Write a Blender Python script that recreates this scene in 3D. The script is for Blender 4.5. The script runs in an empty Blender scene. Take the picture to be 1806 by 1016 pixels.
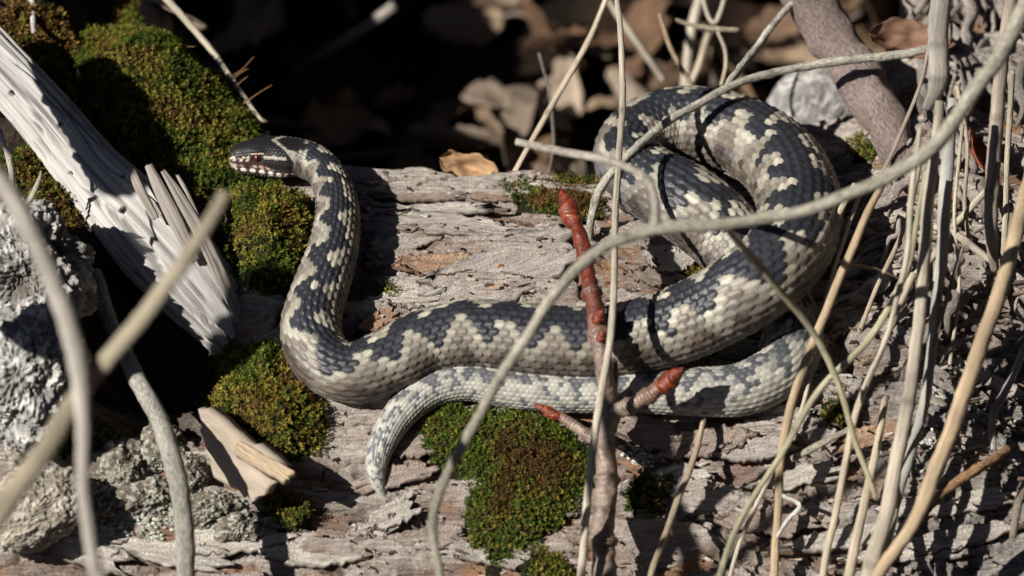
import bpy, math
import numpy as np
from mathutils import Vector

rng = np.random.default_rng(7)
scene = bpy.context.scene
COL = scene.collection

# ------------------------------------------------------------------ camera, sky, sun, exposure
S = 0.00025                                   # metres for one photograph pixel at the focus plane
PITCH = math.radians(35)
DIST = 3.0
FWD = np.array([0, math.cos(PITCH), -math.sin(PITCH)])
UPV = np.array([0, math.sin(PITCH), math.cos(PITCH)])
RIGHT = np.array([1.0, 0, 0])
CAMPOS = -DIST * FWD
cam = bpy.data.cameras.new('camera')
cam_o = bpy.data.objects.new('camera', cam)
COL.objects.link(cam_o)
cam_o.location = CAMPOS
cam_o.rotation_euler = (math.pi / 2 - PITCH, 0, 0)
cam.sensor_width = 36
cam.lens = 36 * DIST / (1806 * S)
cam.clip_start = 0.05
cam.clip_end = 500
cam.dof.use_dof = True
cam.dof.focus_distance = DIST + 0.014
cam.dof.aperture_fstop = cam.lens / 40.0
scene.camera = cam_o

LDIR = 0.66 * RIGHT - 0.26 * UPV + 0.70 * FWD   # direction in which the sunlight travels
LDIR /= np.linalg.norm(LDIR)
sun = bpy.data.lights.new('sun', 'SUN')
sun.energy = 5.0
sun.angle = math.radians(0.53)
sun.color = (1.0, 0.955, 0.89)
sun_o = bpy.data.objects.new('sun', sun)
COL.objects.link(sun_o)
sun_o.rotation_euler = Vector(LDIR).to_track_quat('-Z', 'Y').to_euler()
sun_o.location = (-2, -2, 3)
world = bpy.data.worlds.new('World')
scene.world = world
world.use_nodes = True
wn = world.node_tree
sky = wn.nodes.new('ShaderNodeTexSky')
sky.sky_type = 'NISHITA'
sky.sun_disc = False
sky.air_density = 0.35
sky.dust_density = 0.4
sky.altitude = 600
sky.sun_elevation = math.asin(-LDIR[2])
sky.sun_rotation = math.atan2(-LDIR[0], -LDIR[1])
bg = wn.nodes['Background']
bg.inputs['Strength'].default_value = 0.05
wn.links.new(sky.outputs[0], bg.inputs['Color'])
vs = scene.view_settings
scene.display_settings.display_device = 'sRGB'
vs.view_transform = 'Standard'
vs.look = 'None'
vs.gamma = 1
vs.exposure = 0.43
vs.use_curve_mapping = False
cy = scene.cycles
cy.use_denoising = True
cy.max_bounces = 5
cy.diffuse_bounces = 2
cy.glossy_bounces = 2
cy.transmission_bounces = 3
cy.transparent_max_bounces = 4
cy.sample_clamp_indirect = 4

# ------------------------------------------------------------------ numeric helpers
def ss(a, b, x):
    t = np.clip((x - a) / (b - a), 0, 1)
    return t * t * (3 - 2 * t)

def _hash(ix, iy, iz, seed):
    with np.errstate(over='ignore'):
        h = (ix.astype(np.uint32) * np.uint32(374761393) + iy.astype(np.uint32) * np.uint32(668265263)
             + iz.astype(np.uint32) * np.uint32(2147483647) + np.uint32(seed * 974711 + 12345))
        h = (h ^ (h >> np.uint32(13))) * np.uint32(1274126177)
        h = (h ^ (h >> np.uint32(16))) * np.uint32(2246822519)
        h = h ^ (h >> np.uint32(15))
    return h.astype(np.float64) / 4294967295.0 * 2 - 1

def noise(x, y, z=None, seed=0):
    x = np.asarray(x, float); y = np.asarray(y, float)
    fx = np.floor(x); fy = np.floor(y)
    ix = fx.astype(np.int64); iy = fy.astype(np.int64)
    u = x - fx; v = y - fy
    u = u * u * u * (u * (u * 6 - 15) + 10); v = v * v * v * (v * (v * 6 - 15) + 10)
    if z is None:
        z0 = np.zeros_like(ix)
        def pl(k):
            a = _hash(ix, iy, k, seed); b = _hash(ix + 1, iy, k, seed)
            c = _hash(ix, iy + 1, k, seed); d = _hash(ix + 1, iy + 1, k, seed)
            return (a + (b - a) * u) * (1 - v) + (c + (d - c) * u) * v
        return pl(z0)
    z = np.asarray(z, float)
    fz = np.floor(z); iz = fz.astype(np.int64); w = z - fz; w = w * w * (3 - 2 * w)
    def pl3(k):
        a = _hash(ix, iy, k, seed); b = _hash(ix + 1, iy, k, seed)
        c = _hash(ix, iy + 1, k, seed); d = _hash(ix + 1, iy + 1, k, seed)
        return (a + (b - a) * u) * (1 - v) + (c + (d - c) * u) * v
    return pl3(iz) * (1 - w) + pl3(iz + 1) * w

def fbm(x, y, z=None, oct=4, seed=0, gain=0.5):
    s = 0; a = 1; t = 0
    for k in range(oct):
        f = 2.03 ** k
        s = s + a * noise(x * f + 17.3 * k, y * f + 5.1 * k, None if z is None else z * f, seed + k)
        t += a; a *= gain
    return s / t

def nrm(v):
    return v / np.maximum(np.linalg.norm(v, axis=-1, keepdims=True), 1e-12)

# ------------------------------------------------------------------ lie of the land (coarse)
YE = 0.0863
def flat_y(px, py):                      # rough y of a picture point on the log top
    u = (508 - py) * S
    y = np.linspace(-0.4, 0.4, 4001)
    z = -2.3 * np.clip(YE - y, 0, None) ** 2
    uu = y * math.sin(PITCH) + z * math.cos(PITCH)
    return float(np.interp(u, uu, y))
BUMPS = []
for (px, py, rx, ry, amp) in [
        (270, 215, 150, 120, 0.030),     # bank carrying the large moss mound
        (60, 330, 150, 150, 0.012),
        (290, 590, 130, 95, -0.045),     # dark pit under the weathered branch
        (600, 820, 60, 60, -0.006),
        (70, 640, 110, 160, 0.022),
        (470, 440, 90, 70, 0.006),
        (1640, 450, 190, 200, 0.012),
        (1230, 480, 70, 40, -0.007),
        (860, 430, 170, 60, 0.003)]:
    BUMPS.append(((px - 903) * S, flat_y(px, py), rx * S, ry * S * 1.15, amp))

def H(x, y):
    x = np.asarray(x, float); y = np.asarray(y, float)
    yy = np.maximum(y, -0.15)
    z = -2.3 * np.clip(YE - yy, 0, None) ** 2 - 1.1 * np.clip(-0.15 - y, 0, None)
    R = ss(0.035, 0.065, x); L = ss(-0.095, -0.135, x)
    yd = YE + 0.004 * np.sin(x * 61) + 0.003 * np.sin(x * 143 + 1)
    yd = yd + R * (0.128 + 0.14 * ss(0.15, 0.21, x) - yd)
    yd = yd + L * (0.170 + 0.30 * ss(-0.165, -0.215, x) - yd)
    z = z - 0.17 * ss(yd, yd + 0.035, y)
    z = z + 0.028 * ss(0.13, 0.21, x) * ss(0.0, 0.11, y)
    z = z + 0.012 * ss(-0.13, -0.2, x) * ss(-0.02, 0.1, y)
    z = z + 0.095 * ss(-0.175, -0.26, x) * ss(0.07, 0.21, y)
    for (bx, by, rx, ry, a) in BUMPS:
        z = z + a * np.exp(-(((x - bx) / rx) ** 2 + ((y - by) / ry) ** 2))
    return z

def ray(px, py, d):
    """World point seen at a picture position, d metres beyond the middle plane."""
    px = np.asarray(px, float)[..., None]; py = np.asarray(py, float)[..., None]; d = np.asarray(d, float)[..., None]
    v = DIST * FWD + RIGHT * (px - 903) * S + UPV * (508 - py) * S
    return CAMPOS + v * (1 + d / DIST)

_D = np.linspace(-0.16, 0.5, 500)
def hit(px, py, h=0.0):
    """First point of the land, raised by h, seen at a picture position."""
    px = np.atleast_1d(np.asarray(px, float)); py = np.atleast_1d(np.asarray(py, float))
    h = np.broadcast_to(np.asarray(h, float), px.shape)
    out = np.zeros((len(px), 3))
    for i in range(len(px)):
        P = ray(np.full(500, px[i]), np.full(500, py[i]), _D)
        g = P[:, 2] - H(P[:, 0], P[:, 1]) - h[i]
        k = int(np.argmax(g <= 0)) if (g <= 0).any() else 499
        if k > 0:
            a = g[k - 1] / (g[k - 1] - g[k] + 1e-12)
            out[i] = P[k - 1] + (P[k] - P[k - 1]) * np.clip(a, 0, 1)
        else:
            out[i] = P[0]
    return out

# ------------------------------------------------------------------ mesh helpers
def tag(o, label=None, cat=None, group=None, kind=None):
    if label: o['label'] = label
    if cat: o['category'] = cat
    if group: o['group'] = group
    if kind: o['kind'] = kind
    return o

def empty(name, loc):
    o = bpy.data.objects.new(name, None)
    o.empty_display_size = 0.01
    o.location = loc
    COL.objects.link(o)
    return o

def origin(o):
    p = np.zeros(3)
    while o is not None:
        p = p + np.array(o.location); o = o.parent
    return p

def mk(name, V, F, mat, parent=None, base=None, col=None, st=None, smooth=True):
    """One mesh object from world-space vertices; F is an (n,4) or (n,3) array, or a list of such arrays."""
    V = np.asarray(V, float)
    if base is None:
        base = np.array([V[:, 0].mean(), V[:, 1].mean(), V[:, 2].min()])
    base = np.asarray(base, float)
    Fs = F if isinstance(F, list) else [F]
    me = bpy.data.meshes.new(name)
    me.vertices.add(len(V))
    me.vertices.foreach_set('co', (V - base).astype(np.float32).ravel())
    loops = np.concatenate([np.asarray(f).ravel() for f in Fs]).astype(np.int32)
    sizes = np.concatenate([np.full(len(f), np.asarray(f).shape[1]) for f in Fs]).astype(np.int32)
    me.loops.add(len(loops)); me.loops.foreach_set('vertex_index', loops)
    me.polygons.add(len(sizes))
    me.polygons.foreach_set('loop_start', np.concatenate([[0], np.cumsum(sizes)[:-1]]).astype(np.int32))
    me.polygons.foreach_set('loop_total', sizes)
    me.polygons.foreach_set('use_smooth', np.full(len(sizes), smooth))
    if col is not None:
        c = np.ones((len(V), 4), np.float32); c[:, :3] = col
        me.attributes.new('Col', 'FLOAT_COLOR', 'POINT').data.foreach_set('color', c.ravel())
    if st is not None:
        me.attributes.new('st', 'FLOAT_VECTOR', 'POINT').data.foreach_set('vector', np.asarray(st, np.float32).ravel())
    me.update(calc_edges=True)
    me.materials.append(mat)
    o = bpy.data.objects.new(name, me)
    COL.objects.link(o)
    if parent is not None:
        o.parent = parent
        o.location = base - origin(parent)
    else:
        o.location = base
    return o

def grid_faces(nu, nv, wrap=False):
    i = np.arange(nu - 1)[:, None]; j = np.arange(nv if wrap else nv - 1)[None, :]
    j2 = (j + 1) % nv
    return np.stack([i * nv + j, i * nv + j2, (i + 1) * nv + j2, (i + 1) * nv + j], -1).reshape(-1, 4)

def spline(P, n=None, step=None):
    """Catmull-Rom through rows of P (any width), resampled evenly by the first three columns."""
    P = np.asarray(P, float)
    Q = np.vstack([2 * P[0] - P[1], P, 2 * P[-1] - P[-2]])
    out = []
    for i in range(1, len(Q) - 2):
        t = np.linspace(0, 1, 24, endpoint=False)[:, None]
        a, b, c, d = Q[i - 1], Q[i], Q[i + 1], Q[i + 2]
        out.append(0.5 * (2 * b + (c - a) * t + (2 * a - 5 * b + 4 * c - d) * t ** 2 + (3 * b - a - 3 * c + d) * t ** 3))
    C = np.vstack(out + [P[-1:]])
    s = np.concatenate([[0], np.cumsum(np.linalg.norm(np.diff(C[:, :3], axis=0), axis=1))])
    if n is None: n = max(4, int(s[-1] / step) + 1)
    q = np.linspace(0, s[-1], n)
    return np.stack([np.interp(q, s, C[:, k]) for k in range(C.shape[1])], 1), q

def frames(C, up=(0, 0, 1)):
    T = nrm(np.gradient(C, axis=0))
    up = np.broadcast_to(np.asarray(up, float), T.shape)
    N = nrm(up - (up * T).sum(1)[:, None] * T)
    return T, N, np.cross(T, N)

def tube_geo(C, r, nv=12, up=(0.3, -0.6, 0.7), flat=1.0, rough=0.0, seed=0, rfreq=300):
    T, N, B = frames(C, up)
    n = len(C)
    ph = np.linspace(0, 2 * np.pi, nv, endpoint=False)
    s = np.concatenate([[0], np.cumsum(np.linalg.norm(np.diff(C, axis=0), axis=1))])
    rr = np.asarray(r)[:, None] * np.ones((1, nv))
    if rough:
        rr = rr * (1 + rough * noise(s[:, None] * rfreq + 0 * ph, 2 + 1.6 * np.cos(ph)[None] + 0 * s[:, None], 2 + 1.6 * np.sin(ph)[None] + 0 * s[:, None], seed))
    V = C[:, None] + rr[..., None] * (np.cos(ph)[None, :, None] * N[:, None] * flat + np.sin(ph)[None, :, None] * B[:, None])
    V = V.reshape(-1, 3)
    F = grid_faces(n, nv, True)
    V = np.vstack([V, C[:1] - T[:1] * r[0] * 0.25, C[-1:] + T[-1:] * r[-1] * 0.25])
    k = np.arange(nv); k2 = (k + 1) % nv
    c0 = n * nv; c1 = c0 + 1
    F2 = np.vstack([np.stack([k2, k, np.full(nv, c0)], 1), np.stack([(n - 1) * nv + k, (n - 1) * nv + k2, np.full(nv, c1)], 1)])
    st = np.stack([np.repeat(s, nv), np.tile(np.cos(ph), n) * r.mean(), np.tile(np.sin(ph), n) * r.mean()], 1)
    st = np.vstack([st, [[s[0], 0, 0]], [[s[-1], 0, 0]]])
    return V, [F, F2], st, s

# ------------------------------------------------------------------ materials
def new_mat(name):
    m = bpy.data.materials.new(name); m.use_nodes = True
    nt = m.node_tree
    return m, nt, nt.nodes['Principled BSDF']

def attr_mat(name, rough=0.7, spec=0.3, coord='st', scale=(60, 1500, 1500), var=0.35, bump=0.3, bdist=0.0004, fine=None, translucent=0.0, coat=0.0):
    """Colour from the mesh's own colour attribute, broken up by a stretched noise; the same noise as relief."""
    m, nt, b = new_mat(name)
    N = nt.nodes.new; Lk = nt.links.new
    a = N('ShaderNodeAttribute'); a.attribute_name = 'Col'
    if coord == 'st':
        t = N('ShaderNodeAttribute'); t.attribute_name = 'st'; vec = t.outputs['Vector']
    else:
        t = N('ShaderNodeTexCoord'); vec = t.outputs['Object']
    mp = N('ShaderNodeMapping'); mp.inputs['Scale'].default_value = scale
    Lk(vec, mp.inputs['Vector'])
    n1 = N('ShaderNodeTexNoise'); n1.inputs['Scale'].default_value = 1; n1.inputs['Detail'].default_value = 6; n1.inputs['Roughness'].default_value = 0.65
    Lk(mp.outputs[0], n1.inputs['Vector'])
    mr = N('ShaderNodeMapRange'); mr.inputs[1].default_value = 0.25; mr.inputs[2].default_value = 0.75
    mr.inputs[3].default_value = 1 - var; mr.inputs[4].default_value = 1 + var
    Lk(n1.outputs['Fac'], mr.inputs[0])
    mx = N('ShaderNodeMix'); mx.data_type = 'RGBA'; mx.blend_type = 'MULTIPLY'; mx.inputs[0].default_value = 1
    Lk(a.outputs['Color'], mx.inputs[6]); Lk(mr.outputs[0], mx.inputs[7])
    Lk(mx.outputs[2], b.inputs['Base Color'])
    b.inputs['Roughness'].default_value = rough
    b.inputs['Specular IOR Level'].default_value = spec
    if coat: b.inputs['Coat Weight'].default_value = coat; b.inputs['Coat Roughness'].default_value = 0.15
    if bump:
        bp = N('ShaderNodeBump'); bp.inputs['Strength'].default_value = bump; bp.inputs['Distance'].default_value = bdist
        h = n1.outputs['Fac']
        if fine:
            mp2 = N('ShaderNodeMapping'); mp2.inputs['Scale'].default_value = fine
            Lk(vec, mp2.inputs['Vector'])
            n2 = N('ShaderNodeTexNoise'); n2.inputs['Scale'].default_value = 1; n2.inputs['Detail'].default_value = 4
            Lk(mp2.outputs[0], n2.inputs['Vector'])
            ad = N('ShaderNodeMath'); ad.operation = 'ADD'
            Lk(h, ad.inputs[0]); Lk(n2.outputs['Fac'], ad.inputs[1]); h = ad.outputs[0]
        Lk(h, bp.inputs['Height']); Lk(bp.outputs[0], b.inputs['Normal'])
    if translucent:
        tr = N('ShaderNodeBsdfTranslucent'); Lk(mx.outputs[2], tr.inputs['Color'])
        ms = N('ShaderNodeMixShader'); ms.inputs[0].default_value = translucent
        out = nt.nodes['Material Output']
        Lk(b.outputs[0], ms.inputs[1]); Lk(tr.outputs[0], ms.inputs[2]); Lk(ms.outputs[0], out.inputs['Surface'])
    return m

M_LOG = attr_mat('decayed_wood', 0.85, 0.2, 'obj', (110, 900, 800), 0.6, 1.0, 0.0016, fine=(900, 2600, 2600))
M_FLAKE = attr_mat('bark_flake', 0.85, 0.2, 'st', (110, 1000, 1000), 0.55, 1.0, 0.0014, fine=(900, 3000, 3000))
M_BRANCH = attr_mat('weathered_wood', 0.8, 0.25, 'st', (35, 900, 900), 0.25, 0.6, 0.0005, fine=(300, 3000, 3000))
M_STRAW = attr_mat('dry_straw', 0.6, 0.3, 'st', (70, 3600, 3600), 0.55, 0.9, 0.0007, fine=(900, 2500, 2500))
M_TWIG = attr_mat('lichened_twig', 0.85, 0.2, 'st', (420, 1100, 1100), 0.75, 1.0, 0.0013, fine=(1500, 2500, 2500))
M_BUD = attr_mat('glossy_red_bark', 0.36, 0.45, 'st', (450, 450, 450), 0.6, 0.6, 0.0008, fine=(1600, 900, 900), coat=0.12)
M_MOSS = attr_mat('moss', 0.75, 0.15, 'obj', (900, 900, 900), 0.3, 0.0, translucent=0.25)
M_LICHEN = attr_mat('lichen_crust', 0.95, 0.1, 'obj', (260, 260, 260), 0.35, 0.8, 0.0012, fine=(1100, 1100, 1100))
M_LEAF = attr_mat('dead_leaf', 0.7, 0.25, 'obj', (220, 220, 220), 0.3, 0.3, 0.0005, translucent=0.2)
M_SOIL = attr_mat('peat_soil', 0.95, 0.1, 'obj', (150, 150, 150), 0.6, 0.8, 0.003, fine=(600, 600, 600))
M_SCALE = attr_mat('snake_scales', 0.47, 0.42, 'st', (1300, 1300, 1300), 0.28, 0.2, 0.0003)
M_EYE = attr_mat('snake_eye', 0.06, 0.6, 'obj', (300, 300, 300), 0.15, 0.0, coat=1.0)

# ------------------------------------------------------------------ ground
g = np.concatenate([-np.geomspace(60, 0.72, 44), np.linspace(-0.7, 0.7, 170), np.geomspace(0.72, 60, 44)])
gx, gy = np.meshgrid(g, g + 0.25, indexing='ij')
gz = -0.140 + 0.014 * fbm(gx * 14, gy * 14, seed=3) + 0.006 * fbm(gx * 70, gy * 70, seed=5) - 0.10 * ss(0.02, -0.12, gy) \
     + 0.05 * ss(0.3, 0.55, gy) * ss(-0.25, 0.1, gx) \
     + 3.6 * ss(0.8, 3.4, gy + 0.4 * np.clip(gx, -2, 4)) + 6.0 * ss(3.3, 6.5, np.hypot(gx, gy)) * ss(0.45, 0.95, np.abs(np.angle(np.exp(1j * (np.arctan2(gy, gx) - math.atan2(-LDIR[1], -LDIR[0])))))) + 0.25 * fbm(gx * 1.3, gy * 1.3, seed=6) * ss(0.9, 2.0, gy)  # unseen high banks added to block skylight, left open toward the sun
gc = np.where((fbm(gx * 40, gy * 40, seed=9) > 0.05)[..., None], [0.026, 0.016, 0.011], [0.010, 0.007, 0.005])
o = mk('ground', np.stack([gx, gy, gz], -1).reshape(-1, 3), grid_faces(len(g), len(g)), M_SOIL, base=(0, 0, -0.140), col=gc.reshape(-1, 3))
tag(o, kind='structure')

# ------------------------------------------------------------------ fallen log
def log_detail(x, y):
    """Relief (metres) and layer level of the rotten wood at ground-plan positions."""
    w = y * 1.25 + 0.10 * x * ss(0.05, 0.25, x) + 0.05 * x
    w = w + 0.010 * fbm(x * 9, w * 12, seed=21, oct=3) + 0.006 * ss(0.12, 0.2, x) * np.sin(x * 70 + w * 60)
    q = fbm(x * 15, w * 75, seed=31, oct=5, gain=0.55)
    lay = 0
    for t in (-0.30, -0.17, -0.05, 0.07, 0.19, 0.31):
        lay = lay + ss(t, t + 0.018, q)
    fib = fbm(x * 45, w * 520, seed=41, oct=3)
    wav = 1 - np.abs(noise(x * 22, w * 260, seed=51))
    crack = ss(0.90, 0.985, 1 - np.abs(noise(x * 17, w * 105, seed=61) + 0.25 * noise(x * 90, w * 200, seed=62)))
    cross = ss(0.94, 0.99, 1 - np.abs(noise(x * 120 + 3 * noise(x * 60, w * 120, seed=71), w * 40, seed=72))) * (noise(x * 25, w * 60, seed=73) > 0.1)
    d = 0.0017 * (lay - 3) + 0.0010 * fib + 0.0007 * (wav - 0.6) - 0.0042 * crack - 0.0014 * cross
    return d, lay, fib, crack

def axis(lo, hi, step, ext, n):
    mid = np.arange(lo, hi, step)
    k = np.linspace(0, 1, n + 1)[1:] ** 1.6
    return np.concatenate([(lo - ext * k)[::-1], mid, mid[-1] + ext * k])
lx = axis(-0.262, 0.262, 0.00068, 0.45, 40)
ly = axis(-0.135, 0.165, 0.00062, 0.36, 70)
X, Y = np.meshgrid(lx, ly, indexing='ij')
d, lay, fib, crack = log_detail(X, Y)
Z = H(X, Y) + d
n_big = fbm(X * 18, Y * 24, seed=81)
n_med = fbm(X * 60, Y * 160, seed=83)
pale = np.array([0.52, 0.455, 0.40]); mid = np.array([0.27, 0.195, 0.155]); rust = np.array([0.36, 0.195, 0.105]); dark = np.array([0.09, 0.065, 0.05])
k1 = np.clip(0.1 + lay / 6 + 0.8 * n_med + 0.35 * n_big + 0.5 * fib, 0, 1)[..., None]
c = mid + (pale - mid) * k1
k2 = (ss(0.02, 0.3, -n_med + 0.5 * n_big) * ss(3.6, 1.2, lay) * 0.85)[..., None]
c = c + (rust - c) * k2
c = c + (dark - c) * (0.8 * crack)[..., None]
wgt = (ss(0.11, 0.19, X) * ss(0.05, -0.04, Y))[..., None]             # silvered wood at the right-hand end
c = c + (np.array([0.41, 0.38, 0.35]) * (0.75 + 0.35 * fib[..., None]) - c) * wgt * 0.8
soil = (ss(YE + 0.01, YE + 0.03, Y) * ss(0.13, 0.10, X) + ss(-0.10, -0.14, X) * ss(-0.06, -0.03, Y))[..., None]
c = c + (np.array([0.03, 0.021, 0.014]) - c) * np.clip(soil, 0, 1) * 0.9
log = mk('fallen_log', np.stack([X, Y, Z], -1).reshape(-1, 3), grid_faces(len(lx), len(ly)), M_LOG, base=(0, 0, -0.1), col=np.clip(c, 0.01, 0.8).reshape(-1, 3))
tag(log, 'long decayed fallen log with flaking grey bark lying under the coiled snake', 'log')

def land(x, y):
    return H(x, y) + log_detail(np.asarray(x, float), np.asarray(y, float))[0]

def flake(px, py, length, width, ang, lift=0.0015, curl=0.003, thick=0.0011, seed=0, tone=0, name='bark_flake', parent=None, label=None):
    """Thin curled plate of bark following the log; sizes in picture pixels."""
    r = np.random.default_rng(seed + 1000)
    nu, nv = 30, 12
    c0 = hit(px, py)[0]
    a = np.linspace(-0.5, 0.5, nu)[:, None] * np.ones((1, nv)); b = np.linspace(-0.5, 0.5, nv)[None] * np.ones((nu, 1))
    L = length * S; W = width * S * 1.2
    taper = 1 - (0.25 + 0.3 * r.random()) * np.abs(a * 2 + (r.random() - .5)) ** 3.0
    taper = np.clip(taper, 0.15, 1.2)
    e1 = 0.5 * fbm(a * 9 + seed, b * 0 + 3.3, seed=seed, oct=3); e2 = 0.5 * fbm(b * 9 + seed, a * 0 + 1.7, seed=seed + 5, oct=3)
    saw_ = noise(b * 7 + seed * 1.7, 0 * b + np.sign(a) * 3.1, seed=seed + 6)
    x = a * L * (1 + 0.30 * e2 + 0.32 * saw_ * np.abs(a * 2) ** 2) + b * W * (r.random() - .5) * 1.6
    y = (b * taper + 0.22 * e1 + 0.10 * noise(a * 26, 0 * a, seed=seed + 7) * np.abs(b * 2)) * W
    ca, sa = math.cos(ang), math.sin(ang)
    xw = c0[0] + x * ca - y * sa; yw = c0[1] + (x * sa + y * ca) * 1.15
    rad = np.clip(np.abs(b * 2), 0, 1) ** 3
    end = ss(0.2, 0.5, a * (1 if seed % 2 else -1))
    base = H(xw, yw) + 0.0008 + 0.6 * lift
    zz = base + curl * (rad * (0.3 + 0.7 * r.random()) + end * r.random()) * 0.8 + 0.0005 * fbm(a * 4, b * 14, seed=seed + 9) + 0.0004 * fbm(x * 90, y * 1400, seed=seed + 2)
    top = np.stack([xw, yw, zz], -1).reshape(-1, 3)
    bot = top - np.array([0, 0.0002, thick * (0.8 + 0.5 * r.random())])
    bot[:, 2] -= 0.0006 * (1 - rad.reshape(-1))
    F = grid_faces(nu, nv)
    n = nu * nv
    idx = np.arange(n).reshape(nu, nv)
    rim = np.concatenate([idx[0, :], idx[1:, -1], idx[-1, ::-1][1:], idx[::-1, 0][1:-1]])
    rim2 = np.roll(rim, -1)
    side = np.stack([rim, rim + n, rim2 + n, rim2], 1)
    tones = [np.array([0.46, 0.41, 0.365]), np.array([0.35, 0.28, 0.235]), np.array([0.53, 0.48, 0.42]), np.array([0.38, 0.25, 0.165])]
    col = tones[tone % 4] * (1 + 0.25 * fbm(x * 120, y * 500, seed=seed))[..., None]
    col = np.vstack([col.reshape(-1, 3), np.tile(np.array([0.22, 0.14, 0.09]), (n, 1))])
    stt = np.stack([x, y, 0 * x], -1).reshape(-1, 3) + seed
    o = mk(name, np.vstack([top, bot]), [F, F[:, ::-1] + n, side], M_FLAKE, parent=parent, base=c0, col=col, st=np.vstack([stt, stt + 0.5]))
    if label: o['label'] = label
    return o

FL = [(760, 325, 230, 42, 0.0, 2), (735, 352, 150, 26, 0.05, 1), (770, 377, 210, 26, 0.06, 2), (690, 395, 110, 26, -0.1, 2),
      (800, 405, 230, 42, -0.12, 0), (905, 418, 150, 36, -0.18, 0), (720, 432, 130, 34, 0.25, 0), (700, 465, 110, 22, 0.1, 1),
      (760, 480, 120, 30, 0.0, 3), (800, 500, 100, 26, 0.12, 0), (715, 507, 95, 24, -0.1, 2), (720, 535, 130, 26, 0.02, 2),
      (895, 350, 130, 24, 0.0, 3), (960, 400, 100, 20, 0.0, 1), (665, 575, 70, 22, 0.4, 3), (655, 605, 40, 20, 0.5, 3),
      (1150, 490, 90, 34, -0.1, 1), (1190, 470, 70, 26, 0.4, 0), (1080, 560, 90, 24, 0.1, 1),
      (690, 915, 90, 26, 0.35, 2), (640, 950, 110, 24, 0.2, 0), (740, 960, 140, 20, 0.1, 1), (560, 985, 150, 24, 0.05, 2),
      (1160, 770, 130, 40, -0.1, 1), (1250, 790, 150, 30, 0.1, 1), (1330, 800, 140, 24, 0.1, 0), (1180, 850, 110, 28, 0.2, 2),
      (1260, 880, 130, 26, -0.2, 0), (1400, 850, 150, 22, 0.15, 2), (1330, 930, 180, 24, -0.05, 1), (1480, 960, 220, 20, 0.12, 2),
      (1650, 900, 260, 22, 0.1, 2), (1720, 950, 220, 20, 0.16, 0), (1740, 860, 200, 22, 0.12, 2), (1590, 985, 230, 18, 0.05, 2),
      (1700, 730, 160, 20, -0.3, 2), (1760, 690, 150, 18, -0.35, 0), (1520, 470, 90, 20, 0.6, 0), (1540, 520, 110, 24, 0.5, 2),
      (1510, 560, 100, 20, 0.7, 3), (1560, 430, 90, 18, 0.3, 1), (1500, 700, 100, 20, 0.3, 1), (1540, 780, 120, 22, 0.2, 3),
      (420, 955, 170, 30, 0.1, 2), (300, 985, 200, 24, -0.1, 2), (120, 975, 220, 26, -0.2, 0), (880, 985, 130, 22, -0.1, 0),
      (905, 940, 70, 18, 0.3, 1), (980, 900, 80, 20, 0.0, 0), (730, 790, 100, 26, 0.1, 1), (700, 850, 120, 22, 0.12, 1)]
for i, (px, py, ln, wd, an, tn) in enumerate(FL):
    flake(px, py, ln, wd, an, seed=i * 3 + (i % 2), tone=tn, lift=0.0008 + 0.0018 * rng.random(), curl=0.001 + 0.003 * rng.random(), parent=log)
flake(890, 490, 290, 78, 0.42, seed=203, tone=0, lift=0.004, curl=0.002, thick=0.003, parent=log, label='broad diagonal slab of fibrous grey bark')

# ------------------------------------------------------------------ the snake
# px, py, radius (px), extra height (m); from the back of the head to the tail tip
PATH = [(404, 281, 24, .010), (440, 277, 26, .010), (490, 275, 28, .010), (535, 280, 30, .0095), (570, 300, 32, .009), (592, 345, 36, .008), (594, 400, 41, .006),
        (582, 460, 46, .004), (560, 525, 50, .002), (548, 580, 53, .001), (566, 632, 54, 0), (618, 660, 55, 0), (685, 638, 58, 0),
        (760, 603, 61, 0), (850, 592, 64, 0.001), (950, 602, 65, 0.002), (1050, 606, 66, 0.002), (1140, 592, 68, .004), (1235, 558, 71, .010),
        (1325, 506, 73, .020), (1392, 440, 74, .019), (1411, 368, 75, .010), (1381, 294, 75, .003), (1310, 241, 73, 0), (1215, 218, 69, -.001),
        (1138, 233, 64, -.001), (1106, 276, 61, -.001), (1142, 318, 66, -.002), (1214, 362, 73, -.002), (1288, 425, 69, -.006), (1350, 512, 60, -.009),
        (1398, 575, 53, -.005), (1388, 640, 50, -.001), (1315, 686, 48, -.001), (1220, 692, 44, -.001), (1110, 690, 40, -.001), (1000, 692, 38, -.001),
        (900, 684, 38, -.001), (822, 672, 37, 0), (752, 690, 34, 0), (698, 740, 28, 0), (668, 800, 22, 0), (664, 845, 15, 0), (681, 882, 3, 0)]
PA = np.array(PATH, float)
ctr = hit(PA[:, 0], PA[:, 1], PA[:, 2] * S * 1.0 + PA[:, 3])
ctrl = np.hstack([ctr, PA[:, 2:3] * S])
C, sarc = spline(ctrl, step=0.00050)
for _ in range(40):
    C[1:-1, :3] = 0.5 * C[1:-1, :3] + 0.25 * (C[:-2, :3] + C[2:, :3])
rad = C[:, 3]; C3 = C[:, :3]
n = len(C3); NV = 184
T, N, B = frames(C3, (0, -0.12, 1))
roll = (math.radians(17) * ss(0.046, 0.026, sarc))[:, None]
N, B = N * np.cos(roll) - B * np.sin(roll), B * np.cos(roll) + N * np.sin(roll)
hs = np.array([0, .4, 1.2, 4, 9, 13, 17, 22, 27, 31, 36, 44]) * 1e-3
hw = np.interp(sarc, hs, np.array([.2, 2.4, 3.9, 5.6, 6.9, 7.9, 8.7, 10.0, 10.3, 9.4, 8.3, 7.8]) * 1e-3)
ht = np.interp(sarc, hs, np.array([.2, 2.9, 4.5, 5.9, 7.0, 7.6, 7.7, 7.7, 7.2, 7.0, 7.2, 7.6]) * 1e-3)
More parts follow.
